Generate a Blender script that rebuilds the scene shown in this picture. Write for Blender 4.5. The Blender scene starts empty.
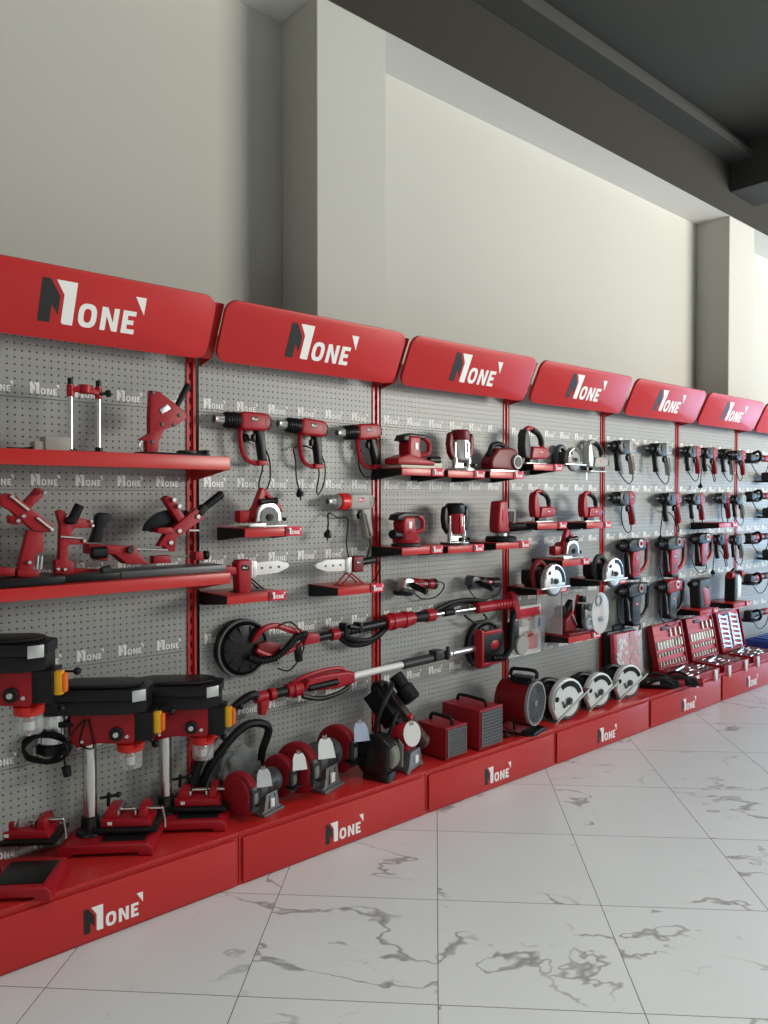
import bpy, bmesh, math, random
from mathutils import Vector, Matrix, Euler
R = math.radians
random.seed(7)
scn = bpy.context.scene
col = bpy.context.scene.collection

# ------------------------------------------------------------------ materials
MT = {}
def mat(name, rgb, rough=0.5, metal=0.0, bump=0.0, bscale=60.0, var=0.0, trans=0.0, coat=0.0, ior=1.45, emit=None, alpha=1.0, spec=0.5):
    m = bpy.data.materials.new(name); m.use_nodes = True
    nt = m.node_tree; b = nt.nodes['Principled BSDF']
    b.inputs['Base Color'].default_value = (*rgb, 1)
    b.inputs['Roughness'].default_value = rough
    b.inputs['Metallic'].default_value = metal
    b.inputs['IOR'].default_value = ior
    b.inputs['Specular IOR Level'].default_value = spec
    b.inputs['Transmission Weight'].default_value = trans
    b.inputs['Coat Weight'].default_value = coat
    b.inputs['Alpha'].default_value = alpha
    tc = nt.nodes.new('ShaderNodeTexCoord')
    if var > 0 or bump > 0:
        n = nt.nodes.new('ShaderNodeTexNoise'); n.inputs['Scale'].default_value = bscale; n.inputs['Detail'].default_value = 3
        nt.links.new(tc.outputs['Object'], n.inputs['Vector'])
    if var > 0:
        mx = nt.nodes.new('ShaderNodeMix'); mx.data_type = 'RGBA'
        mx.inputs[6].default_value = (*[c*(1-var) for c in rgb], 1)
        mx.inputs[7].default_value = (*[min(1, c*(1+var)) for c in rgb], 1)
        nt.links.new(n.outputs['Fac'], mx.inputs[0]); nt.links.new(mx.outputs[2], b.inputs['Base Color'])
    if bump > 0:
        bp = nt.nodes.new('ShaderNodeBump'); bp.inputs['Strength'].default_value = bump; bp.inputs['Distance'].default_value = 0.002
        nt.links.new(n.outputs['Fac'], bp.inputs['Height']); nt.links.new(bp.outputs['Normal'], b.inputs['Normal'])
    MT[name] = m
    return m

mat('red_enamel', (.49, .022, .020), .30, var=.05, bscale=4)
mat('red_sign', (.52, .018, .018), .36, spec=.45, var=.04, bscale=3)
mat('red_plastic', (.34, .008, .016), .36, spec=.35, var=.06, bscale=20)
mat('red_cast', (.31, .007, .014), .42, spec=.35, bump=.25, bscale=160)
mat('red_bright', (.62, .016, .012), .30)
mat('red_dark', (.16, .006, .010), .40, spec=.35)
mat('red_tag', (.60, .010, .045), .5, spec=.3)
mat('case_lining', (.58, .10, .12), .5)
mat('red_satin', (.27, .010, .018), .48, spec=.35, bump=.1, bscale=200)
mat('black_plastic', (.007, .007, .008), .36, spec=.32, bump=.15, bscale=220)
mat('black_rubber', (.007, .007, .008), .5, spec=.25)
mat('black_gloss', (.010, .010, .011), .22)
mat('black_steel', (.010, .011, .012), .32, metal=.3, spec=.4)
mat('charcoal', (.030, .032, .034), .45, spec=.4)
mat('grey_plastic', (.33, .32, .29), .45)
mat('grey_body', (.24, .235, .22), .4)
mat('grey_cast', (.20, .205, .205), .42, metal=.55, bump=.3, bscale=140)
mat('grey_dark_cast', (.085, .09, .095), .40, metal=.5, bump=.2, bscale=140)
mat('steel', (.62, .62, .60), .24, metal=1.0)
mat('steel_brushed', (.55, .56, .55), .36, metal=1.0, var=.08, bscale=30)
mat('steel_white', (.52, .54, .52), .36, metal=.5)
mat('guard_silver', (.70, .73, .71), .30, metal=.15)
mat('alu', (.72, .73, .73), .30, metal=.85)
mat('bronze', (.13, .085, .075), .42, metal=.6)
mat('white_plastic', (.78, .77, .74), .4)
mat('white_ink', (.88, .87, .85), .5)
mat('board_ink', (.86, .86, .84), .6)
mat('black_ink', (.012, .012, .013), .45)
mat('cream', (.62, .60, .50), .5)
mat('yellow', (.85, .42, .015), .32)
mat('orange', (.80, .16, .01), .35)
mat('blue', (.03, .10, .45), .4)
mat('pink_card', (.60, .07, .11), .5, var=.35, bscale=30)
mat('grey_fabric', (.16, .17, .165), .9, bump=.6, bscale=90)
mat('stone', (.20, .20, .17), .85, bump=.5, bscale=300)
mat('clear', (.93, .95, .95), .06, trans=.0, alpha=.22)
mat('clear_frosted', (.85, .87, .87), .22, alpha=.42)
mat('shield_white', (.80, .81, .80), .16, alpha=.93)
mat('shield_blue', (.45, .52, .66), .2, alpha=.9)
mat('hole_dark', (.006, .006, .007), .9)
mat('red_bag', (.50, .03, .09), .2, alpha=.75, var=.5, bscale=60)
mat('board_grey', (.335, .34, .325), .42, var=.02, bscale=3)
mat('board_back', (.02, .02, .02), .9)
mat('wall_paint', (.50, .495, .455), .85, var=.02, bscale=1.5)
mat('wall_white', (.66, .65, .63), .85)
mat('dark_paint', (.030, .027, .021), .9, var=.05, bscale=2)
mat('ceiling_paint', (.050, .051, .046), .92, var=.12, bscale=1.2)
mat('frame_dark', (.05, .05, .05), .5)

# ------------------------------------------------------------------ mesh collector
class G:
    def __init__(s): s.v = []; s.f = []; s.m = []; s.cur = 0; s.st = []
    def use(s, i): s.cur = i; return s
    def add(s, vs, fs):
        o = len(s.v); s.st.append((o, len(s.f))); s.v += [tuple(v) for v in vs]
        s.f += [tuple(o+i for i in f) for f in fs]; s.m += [s.cur]*len(fs); return s
    def addbm(s, bm, mtx=None):
        bm.verts.index_update()
        vs = [(mtx @ v.co if mtx else v.co) for v in bm.verts]
        fs = [[v.index for v in f.verts] for f in bm.faces]
        s.add(vs, fs); bm.free(); return s
    def box(s, c, d, bev=.002, rot=(0, 0, 0), seg=2, taper=None):
        bm = bmesh.new(); bmesh.ops.create_cube(bm, size=1)
        for v in bm.verts:
            v.co = Vector((v.co.x*d[0], v.co.y*d[1], v.co.z*d[2]))
            if taper and v.co.z > 0: v.co.x *= taper[0]; v.co.y *= taper[1]
        b = min(bev, min(d)*.45)
        if b > 0: bmesh.ops.bevel(bm, geom=list(bm.edges), offset=b, segments=seg, profile=.6, affect='EDGES', clamp_overlap=True)
        return s.addbm(bm, Matrix.Translation(c) @ Euler(rot).to_matrix().to_4x4())
    def prism(s, pts, y0, y1, bev=.003, seg=2, mtx=None):
        """outline in local xz, given thickness along y"""
        bm = bmesh.new()
        a = sum(pts[i][0]*pts[(i+1) % len(pts)][1]-pts[(i+1) % len(pts)][0]*pts[i][1] for i in range(len(pts)))
        if a < 0: pts = pts[::-1]
        lo = [bm.verts.new((p[0], y0, p[1])) for p in pts]; hi = [bm.verts.new((p[0], y1, p[1])) for p in pts]
        n = len(pts)
        f0 = bm.faces.new(lo); f1 = bm.faces.new(hi[::-1])
        for i in range(n): bm.faces.new((lo[i], hi[i], hi[(i+1) % n], lo[(i+1) % n]))
        bmesh.ops.recalc_face_normals(bm, faces=bm.faces)
        if bev > 0:
            es = list(f0.edges)+list(f1.edges)
            bmesh.ops.bevel(bm, geom=es, offset=min(bev, abs(y1-y0)*.45), segments=seg, profile=.55, affect='EDGES', clamp_overlap=True)
        return s.addbm(bm, mtx)
    def lathe(s, prof, o=(0, 0, 0), d=(0, 0, 1), n=20, caps=True):
        d = Vector(d).normalized(); o = Vector(o)
        q = d.to_track_quat('Z', 'Y').to_matrix()
        vs = []; fs = []
        for (r, h) in prof:
            for k in range(n):
                t = 2*math.pi*k/n
                vs.append(o + q @ Vector((r*math.cos(t), r*math.sin(t), h)))
        for i in range(len(prof)-1):
            for k in range(n):
                a = i*n+k; b = i*n+(k+1) % n
                fs.append((a, b, b+n, a+n))
        if caps:
            fs.append(tuple(range(n))[::-1]); L = (len(prof)-1)*n; fs.append(tuple(range(L, L+n)))
        return s.add(vs, fs)
    def cyl(s, p0, p1, r0, r1=None, n=16, bev=None):
        p0 = Vector(p0); p1 = Vector(p1); r1 = r0 if r1 is None else r1
        L = (p1-p0).length
        b = min(r0, r1, L)*.12 if bev is None else bev
        prof = [(r0-b, 0), (r0, b), (r1, L-b), (r1-b, L)] if b > 0 else [(r0, 0), (r1, L)]
        return s.lathe(prof, p0, p1-p0, n)
    def ring(s, c, d, r_out, r_in, h, n=28):
        """flat tube ring around axis d"""
        return s.lathe([(r_in, 0), (r_out, 0), (r_out, h), (r_in, h), (r_in, 0)], c, d, n, caps=False)
    def tube(s, pts, r, n=8, sm=6, rads=None, closed=False):
        P = [Vector(p) for p in pts]
        if sm > 1 and len(P) > 2:
            Q = []; rr = []
            m = len(P)
            rng = range(m) if closed else range(m-1)
            for i in rng:
                if closed: a, b, c, e = P[(i-1) % m], P[i], P[(i+1) % m], P[(i+2) % m]
                else: a, b, c, e = P[max(0, i-1)], P[i], P[i+1], P[min(m-1, i+2)]
                for k in range(sm):
                    t = k/sm
                    Q.append(.5*((2*b)+(c-a)*t+(2*a-5*b+4*c-e)*t*t+(3*b-a-3*c+e)*t**3))
                    if rads: rr.append(rads[i]*(1-t)+rads[(i+1) % m]*t)
            if not closed:
                Q.append(P[-1])
                if rads: rr.append(rads[-1])
            P = Q
        else: rr = list(rads) if rads else None
        vs = []; fs = []; m = len(P); up = None
        for i, p in enumerate(P):
            if closed: t = P[(i+1) % m]-P[i-1]
            else: t = P[min(m-1, i+1)]-P[max(0, i-1)]
            if t.length < 1e-9: t = Vector((0, 0, 1))
            t.normalize()
            if up is None: up = t.orthogonal().normalized()
            else:
                up = up-t*up.dot(t)
                up = up.normalized() if up.length > 1e-6 else t.orthogonal().normalized()
            w = t.cross(up); ra = rr[i] if rr else r
            for k in range(n):
                a = 2*math.pi*k/n
                vs.append(p+(up*math.cos(a)+w*math.sin(a))*ra)
        for i in range(m if closed else m-1):
            j = (i+1) % m
            for k in range(n):
                fs.append((i*n+k, i*n+(k+1) % n, j*n+(k+1) % n, j*n+k))
        if not closed: fs.append(tuple(range(n))[::-1]); fs.append(tuple(range((m-1)*n, m*n)))
        return s.add(vs, fs)
    def ball(s, c, r, rot=(0, 0, 0), n=14):
        if not isinstance(r, (tuple, list)): r = (r, r, r)
        bm = bmesh.new(); bmesh.ops.create_uvsphere(bm, u_segments=n, v_segments=max(6, n//2+2), radius=1)
        return s.addbm(bm, Matrix.Translation(c) @ Euler(rot).to_matrix().to_4x4() @ Matrix.Diagonal((*r, 1)))
    def quad(s, a, b, c, d): return s.add([a, b, c, d], [(0, 1, 2, 3)])
    def spiral(s, p0, p1, r, rt, turns, n=6, steps=10):
        p0 = Vector(p0); p1 = Vector(p1); d = (p1-p0); u = d.normalized().orthogonal().normalized(); w = d.normalized().cross(u)
        N = int(turns*steps)
        return s.tube([p0+d*(i/N)+(u*math.cos(2*math.pi*i/steps)+w*math.sin(2*math.pi*i/steps))*r for i in range(N+1)], rt, n=n, sm=1)
    def each(s, name, m, parent=None, ang=35, gap=.0008):
        """one object per separate piece: shapes whose boxes touch belong to one piece"""
        ed = s.st+[(len(s.v), len(s.f))]; bx = []
        for (v0, f0), (v1, f1) in zip(ed, ed[1:]):
            P = s.v[v0:v1]; bx.append(([min(p[k] for p in P)-gap for k in range(3)], [max(p[k] for p in P)+gap for k in range(3)]))
        n = len(bx); par = list(range(n))
        def find(i):
            while par[i] != i: i = par[i]
            return i
        for i in range(n):
            for j in range(i):
                if all(bx[i][0][k] <= bx[j][1][k] and bx[j][0][k] <= bx[i][1][k] for k in range(3)): par[find(i)] = find(j)
        out = []
        for r in sorted(set(find(i) for i in range(n))):
            g = G()
            for i in range(n):
                if find(i) != r: continue
                (v0, f0), (v1, f1) = ed[i], ed[i+1]
                g.add(s.v[v0:v1], [tuple(x-v0 for x in f) for f in s.f[f0:f1]])
            out.append(g.build(name, m, parent, ang))
        return out[0]
    def build(s, name, m, parent=None, ang=35, smooth=True):
        me = bpy.data.meshes.new(name); me.from_pydata(s.v, [], s.f)
        for x in ([m] if isinstance(m, str) else m): me.materials.append(MT[x])
        if any(s.m): me.polygons.foreach_set('material_index', s.m)
        if smooth:
            me.polygons.foreach_set('use_smooth', [True]*len(s.f)); me.set_sharp_from_angle(angle=R(ang))
        me.update()
        o = bpy.data.objects.new(name, me); col.objects.link(o)
        if parent: o.parent = parent
        return o

def thing(name, label, cat, group=None, loc=(0, 0, 0), rot=(0, 0, 0)):
    o = bpy.data.objects.new(name, None); o.empty_display_size = .05; col.objects.link(o)
    o.location = loc; o.rotation_euler = rot; o['label'] = label; o['category'] = cat
    if group: o['group'] = group
    return o
def tag(o, label, cat, group=None, kind=None):
    o['label'] = label; o['category'] = cat
    if group: o['group'] = group
    if kind: o['kind'] = kind
    return o
def struct(name, g, m, smooth=False):
    o = g.build(name, m, smooth=smooth); o['kind'] = 'structure'; return o
def copy_tree(o, parent=None):
    c = o.copy(); col.objects.link(c); c.parent = parent
    for ch in list(o.children): copy_tree(ch, c)
    return c
USED = set()
def place(proto, label, loc, rot=(0, 0, 0), group=None, sc=1.0):
    """first call moves the built one, later calls copy it with its parts"""
    if proto.name in USED: o = copy_tree(proto)
    else: o = proto; USED.add(proto.name)
    o.location = loc; o.rotation_euler = rot; o.scale = (sc, sc, sc); o['label'] = label
    if group: o['group'] = group
    return o

# ------------------------------------------------------------------ camera (eye height about 1.48 m)
F_PX = 775.0; PIT = 0.0185; TH = 0.8441; CAM = (-1.531, -2.899, 1.479)
_c, _s, _cp, _sp = math.cos(TH), math.sin(TH), math.cos(PIT), math.sin(PIT)
FV = Vector((_c*_cp, _s*_cp, -_sp)); RV = Vector((_s, -_c, 0)); UV = Vector((_c*_sp, _s*_sp, _cp))
cd = bpy.data.cameras.new('camera'); cam = bpy.data.objects.new('camera', cd); col.objects.link(cam)
cd.sensor_fit = 'HORIZONTAL'; cd.sensor_width = 36; cd.lens = F_PX/768*36; cd.clip_end = 60; cd.clip_start = .05
cam.matrix_world = Matrix.Translation(CAM) @ Matrix((RV, UV, -FV)).transposed().to_4x4()
scn.camera = cam
def at(u, v, y=0.0):
    """world point on the vertical plane y seen in photo pixel u, v"""
    d = FV+RV*((u-384)/F_PX)-UV*((v-512)/F_PX); t = (y-CAM[1])/d.y
    return Vector(CAM)+d*t
def atz(u, v, z):
    d = FV+RV*((u-384)/F_PX)-UV*((v-512)/F_PX); t = (z-CAM[2])/d.z
    return Vector(CAM)+d*t
# ------------------------------------------------------------------ the logo (own outlines: N, figure one, ONE, tick)
def logo_polys():
    k = 1.06
    dark = [[(0, 0), (.25, 0), (.25, .42), (.41, .19), (.41, .64), (.17, 1), (0, 1)]]
    wh = [[(.53, 0), (.74, 0), (.74, 1), (.29, 1), (.49, .68), (.49, .04)]]
    cx, cz, n = 1.045, .285, 14                                  # the O as two half rings
    for a0 in (90, 270):
        out = []; inn = []
        for i in range(n+1):
            t = R(a0+180*i/n)
            sx = math.copysign(abs(math.cos(t))**.75, math.cos(t)); sz = math.copysign(abs(math.sin(t))**.75, math.sin(t))
            out.append((cx+.205*sx, cz+.285*sz)); inn.append((cx+.085*sx, cz+.165*sz))
        wh.append(out+inn[::-1])
    x = 1.35
    wh.append([(x, 0), (x+.12, 0), (x+.12, .36), (x+.275, 0), (x+.40, 0), (x+.40, .56), (x+.28, .56), (x+.28, .21), (x+.13, .56), (x, .56)])
    x = 1.84
    wh.append([(x, 0), (x+.31, 0), (x+.31, .115), (x+.125, .115), (x+.125, .225), (x+.27, .225), (x+.27, .335), (x+.125, .335), (x+.125, .445), (x+.31, .445), (x+.31, .56), (x, .56)])
    wh.append([(2.07, .93), (2.33, .93), (2.33, .50)])
    f = lambda L: [[(p[0]*k, p[1]) for p in q] for q in L]
    return f(dark), f(wh)
LD, LW = logo_polys()
LOGO_W = 2.33*1.06
def logo_into(g, o, h, idark, iwhite, th=.0006, ux=(1, 0, 0), uz=(0, 0, 1), full=True):
    """raised lettering of height h at o, lying in the ux/uz plane"""
    ux = Vector(ux); uz = Vector(uz); o = Vector(o); nrm = uz.cross(ux).normalized()*-1
    if nrm.y > 0: nrm = -nrm
    for L, im in ((LD, idark), (LW, iwhite)):
        g.use(im)
        for q in L:
            n = len(q); P = [o+ux*(p[0]*h)+uz*(p[1]*h) for p in q]
            if full:
                vs = [p+nrm*th for p in P]+P
                g.add(vs, [tuple(range(n))]+[(i, (i+1) % n, n+(i+1) % n, n+i) for i in range(n)])
            else: g.add([p+nrm*th for p in P], [tuple(range(n))])
    return g
def logo_obj(name, o, h, parent, dark='black_ink', white='white_ink', th=.0008, ux=(1, 0, 0), uz=(0, 0, 1)):
    g = G(); logo_into(g, o, h, 0, 1, th, ux, uz)
    return g.build(name, [dark, white], parent, smooth=False)

# ------------------------------------------------------------------ floor: large polished tiles laid diagonally to the wall
def floor_material():
    m = bpy.data.materials.new('marble_tile'); m.use_nodes = True; nt = m.node_tree; N = nt.nodes; L = nt.links
    b = N['Principled BSDF']
    tc = N.new('ShaderNodeTexCoord')
    mp = N.new('ShaderNodeMapping'); mp.vector_type = 'TEXTURE'
    P = TILE0
    mp.inputs['Location'].default_value = (P[0], P[1], 0); mp.inputs['Rotation'].default_value = (0, 0, TILEPHI)
    mp.inputs['Scale'].default_value = (TILE, TILE, 1)
    L.new(tc.outputs['Object'], mp.inputs['Vector'])
    def vm(op, a, bb=None):
        n = N.new('ShaderNodeVectorMath'); n.operation = op; L.new(a, n.inputs[0])
        if bb is not None:
            if isinstance(bb, tuple): n.inputs[1].default_value = bb
            else: L.new(bb, n.inputs[1])
        return n.outputs[0]
    def ma(op, a, bb=None, c=None, cl=False):
        n = N.new('ShaderNodeMath'); n.operation = op; n.use_clamp = cl
        for i, x in enumerate((a, bb, c)):
            if x is None: continue
            if isinstance(x, (int, float)): n.inputs[i].default_value = x
            else: L.new(x, n.inputs[i])
        return n.outputs[0]
    v = mp.outputs[0]
    fl = vm('FLOOR', v); fr = vm('FRACTION', v)
    wn = N.new('ShaderNodeTexWhiteNoise'); wn.noise_dimensions = '3D'; L.new(fl, wn.inputs['Vector'])
    off = vm('MULTIPLY', wn.outputs['Color'], (37, 53, 19))
    loc = vm('ADD', fr, off)
    def noise(vec, sc, det=4, dist=0.0, rough=.55):
        n = N.new('ShaderNodeTexNoise'); n.inputs['Scale'].default_value = sc; n.inputs['Detail'].default_value = det
        n.inputs['Distortion'].default_value = dist; n.inputs['Roughness'].default_value = rough
        L.new(vec, n.inputs['Vector']); return n.outputs['Fac']
    st = vm('MULTIPLY', loc, (1.0, .55, 1.0))
    n1 = noise(st, .95, 5, .25, .56); ms = noise(loc, 1.5, 1); wd = noise(loc, 6.0, 3)
    d1 = ma('ABSOLUTE', ma('SUBTRACT', n1, .5))
    mask = ma('MULTIPLY', ma('SUBTRACT', ms, .42), 10, cl=True)
    width = ma('ADD', .0028, ma('MULTIPLY', ma('POWER', wd, 5), .12))
    v1 = ma('SUBTRACT', 1.0, ma('DIVIDE', d1, width), cl=True)
    v1 = ma('MULTIPLY', ma('POWER', v1, .7), mask)
    n2 = noise(vm('ADD', st, (7.3, 2.1, 0)), 2.4, 4, .4)
    d2 = ma('ABSOLUTE', ma('SUBTRACT', n2, .5))
    ms2 = noise(vm('ADD', loc, (3, 9, 0)), 3.0, 2)
    v2 = ma('MULTIPLY', ma('SUBTRACT', 1.0, ma('DIVIDE', d2, .0035), cl=True), ma('MULTIPLY', ma('SUBTRACT', ms2, .54), 7, cl=True))
    vein = ma('MAXIMUM', v1, ma('MULTIPLY', v2, .45))
    cl = noise(loc, 1.5, 3)
    sx = N.new('ShaderNodeSeparateXYZ'); L.new(fr, sx.inputs[0])
    g = None
    for o in (sx.outputs[0], sx.outputs[1]):
        e = ma('MINIMUM', o, ma('SUBTRACT', 1.0, o)); g = e if g is None else ma('MINIMUM', g, e)
    grout = ma('LESS_THAN', g, .0026)
    def mix(f, a, bb):
        n = N.new('ShaderNodeMix'); n.data_type = 'RGBA'; L.new(f, n.inputs[0])
        for i, x in ((6, a), (7, bb)):
            if isinstance(x, tuple): n.inputs[i].default_value = (*x, 1)
            else: L.new(x, n.inputs[i])
        return n.outputs[2]
    base = mix(cl, (.69, .705, .68), (.77, .785, .77))
    c = mix(ma('MULTIPLY', vein, .8), base, (.20, .19, .175))
    c = mix(grout, c, (.16, .15, .14))
    L.new(c, b.inputs['Base Color'])
    b.inputs['Roughness'].default_value = .27
    r = ma('ADD', .33, ma('MULTIPLY', grout, .3)); L.new(r, b.inputs['Roughness'])
    bp = N.new('ShaderNodeBump'); bp.inputs['Strength'].default_value = .3; bp.inputs['Distance'].default_value = .002; bp.invert = True
    L.new(grout, bp.inputs['Height']); L.new(bp.outputs['Normal'], b.inputs['Normal'])
    MT['marble_tile'] = m
SC = 1/1.0144
TILE = .6*SC
# tile corner and axes from the measured seams
TILEPHI = .7778
ox, oy = 2.4798*SC-1.531, 2.4286*SC-2.899
TILE0 = (ox, oy)
floor_material()
XL, XR, YF, YB, ZC = -3.6, 12.0, -7.6, .395, 4.46
g = G(); g.box(((XL+XR)/2, (YF+YB)/2, -.05), (XR-XL, YB-YF, .1), 0)
fl = struct('floor', g, 'marble_tile')
g = G(); g.box(((XL+XR)/2, (YF+YB)/2, ZC+.06), (XR-XL, YB-YF, .12), 0); struct('ceiling', g, 'ceiling_paint')
g = G(); g.box(((XL+XR)/2, YB+.1, (ZC)/2), (XR-XL, .2, ZC), 0); struct('wall_back', g, 'wall_paint')
g = G(); g.box((XL-.1, (YF+YB)/2, ZC/2), (.2, YB-YF+.4, ZC), 0); struct('wall_left', g, 'wall_paint')
H1 = 3.872; H2 = 4.305; YC = .1
CX1, CX2 = (.707, 1.149), (5.063, 5.552)
for i, (a, b_) in enumerate((CX1, CX2, (9.42, 9.91), (-3.6, -3.2))):
    g = G(); g.box(((a+b_)/2, (YC+YB)/2, H1/2), (b_-a, YB-YC-.002, H1), .004, seg=1); struct('trim_%d' % (i+1), g, 'wall_paint')
# dark painted beam running along the wall, with light underside
g = G()
a = [(XL, YC, H1), (XR, YC, H1), (XR, YC, ZC), (XL, YC, ZC), (XL, YB, H1), (XR, YB, H1), (XR, YB, ZC), (XL, YB, ZC)]
g.use(0).add(a, [(0, 1, 2, 3), (3, 2, 6, 7), (0, 3, 7, 4), (1, 5, 6, 2)]); g.use(1).add(a, [(0, 4, 5, 1)])
struct('trim_5', g, ['dark_paint', 'wall_white'])
# boxed trunking under the ceiling, and the cross beam over the second column
g = G(); g.box(((XL+XR)/2, YC-.095, H2+.03), (XR-XL, .19, .06), .004, seg=1); g.box(((XL+XR)/2, YC-.06, H2+.11), (XR-XL, .12, .10), 0)
struct('trim_6', g, 'ceiling_paint')
zb = 4.07
for i, xx in enumerate((CX2[0], CX2[0]+4.356)):
    g = G(); g.box((xx+.245, (YF+YC)/2-.001, (zb+ZC)/2), (.49, YC-YF, ZC-zb), .004, seg=1); struct('trim_%d' % (7+i), g, 'ceiling_paint')

# shop front glazing on the right end and along the street side (outside the frame, gives the daylight)
def glazed(name, idx, x0, y0, x1, y1, z0, z1, nb):
    """frame with mullions from (x0,y0) to (x1,y1)"""
    L = math.hypot(x1-x0, y1-y0); an = math.atan2(y1-y0, x1-x0)
    g = G(); gl = G()
    def bx(s0, s1, za, zb_, t, gg):
        cx_, cy_ = x0+(x1-x0)*(s0+s1)/2/L, y0+(y1-y0)*(s0+s1)/2/L
        gg.box((cx_, cy_, (za+zb_)/2), (s1-s0, t, zb_-za), 0, rot=(0, 0, an))
    bx(0, L, z0, z0+.08, .08, g); bx(0, L, z1-.08, z1, .08, g)
    for i in range(nb+1):
        s0 = (L-.06)*i/nb; bx(s0, s0+.06, z0, z1, .08, g)
    struct(name, g, 'frame_dark')
glazed('window_1', 1, XR, YF, XR, -.4, .02, 3.9, 5)
glazed('window_2', 2, 2.0, YF, XR, YF, .02, 3.9, 7)
g = G(); g.box((XR+.0, (YF+YB)/2, (3.9+ZC)/2), (.2, YB-YF, ZC-3.9), 0); g.box((XR, .0, 1.95), (.2, .8, 3.9), 0); struct('wall_right', g, 'wall_paint')
g = G(); g.box(((XL+2)/2, YF-.1, ZC/2), (2-XL, .2, ZC), 0); g.box(((XR+2)/2, YF-.1, (3.9+ZC)/2), (XR-2, .2, ZC-3.9), 0); struct('wall_front', g, 'wall_paint')

def area(name, loc, rot, sx, sy, power, colr, spread=180):
    l = bpy.data.lights.new(name, 'AREA'); l.shape = 'RECTANGLE'; l.size = sx; l.size_y = sy; l.energy = power; l.color = colr; l.spread = R(spread)
    o = bpy.data.objects.new(name, l); col.objects.link(o); o.location = loc; o.rotation_euler = rot; return o
# daylight outside the glass
area('daylight_right_high', (XR+.25, -3.9, 2.85), (R(90), 0, R(90)), 6.4, 2.1, 70, (.98, .99, .95))
area('daylight_right_low', (XR+.25, -3.9, .95), (R(90), 0, R(90)), 6.4, 1.5, 230, (.36, .66, 1.0))
area('daylight_corner', (8.3, YF-.25, 2.1), (R(90), 0, R(12)), 4.2, 3.4, 1130, (1.0, .97, .87))
area('daylight_street', (4.6, YF-.25, 2.0), (R(90), 0, 0), 4.6, 3.6, 40, (.80, .91, 1.0))
area('overhead_fill', (6.4, -4.0, 4.30), (0, 0, 0), 6.0, 3.0, 65, (.38, .68, 1.0), 130)  # added bluish fill from above to brighten the floor, not a known fixture
area('overhead_fill_near', (.6, -3.6, 4.30), (0, 0, 0), 5.0, 3.0, 80, (.96, .99, .98), 120)  # second added fill, aimed down to lift the left part of the floor
# unseen block added on the shop floor, right of the viewpoint, to shade the lower racks
g = G(); g.box((6.2, -4.6, .78), (8.0, .50, 1.56), .01, seg=1); struct('light_blocker', g, 'wall_paint')
w = bpy.data.worlds.new('world'); scn.world = w; w.use_nodes = True
bg = w.node_tree.nodes['Background']; bg.inputs[0].default_value = (.75, .85, 1.0, 1); bg.inputs[1].default_value = .14
scn.view_settings.view_transform = 'Standard'; scn.view_settings.look = 'None'; scn.view_settings.gamma = 1
scn.view_settings.use_curve_mapping = False; scn.view_settings.exposure = 0.27

# ------------------------------------------------------------------ display bays
BH = .327; PITCH = .025
def board_mesh():
    g = G(); nx, nz = 38, 13; w = nx*PITCH; r = .0034
    for i in range(nx):
        for j in range(nz):
            cx_, cz_ = (i+.5)*PITCH, (j+.5)*PITCH+.0005; h = PITCH/2
            hx = [(cx_+r*math.cos(R(60*k)), cz_+r*math.sin(R(60*k))) for k in range(6)]
            V = [(cx_-h, cz_-h), (cx_+h, cz_-h), (cx_+h, cz_+h), (cx_-h, cz_+h), (cx_-h, cz_), (cx_+h, cz_)]+hx
            g.add([(a_[0], 0, a_[1]) for a_ in V], [(4, 0, 1, 5, 6, 11, 10, 9), (5, 2, 3, 4, 9, 8, 7, 6)])
            hb = [(p[0], .006, p[1]) for p in hx]
            g.add([(p[0], 0, p[1]) for p in hx]+hb, [(k, (k+1) % 6, 6+(k+1) % 6, 6+k) for k in range(6)])
    top = nz*PITCH+.0005
    g.add([(0, 0, 0), (w, 0, 0), (w, .012, 0), (0, .012, 0)], [(0, 1, 2, 3)])
    g.add([(0, 0, top), (w, 0, top), (w, .012, top), (0, .012, top)], [(3, 2, 1, 0)])
    g.use(2).add([(0, .0075, 0), (w, .0075, 0), (w, .0075, top), (0, .0075, top)], [(0, 1, 2, 3)])
    for i in range(6):
        logo_into(g, (.022+i*.158, -.0004, .016), .041, 1, 1, .0004, full=False)
    return g
bd = board_mesh()
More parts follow.
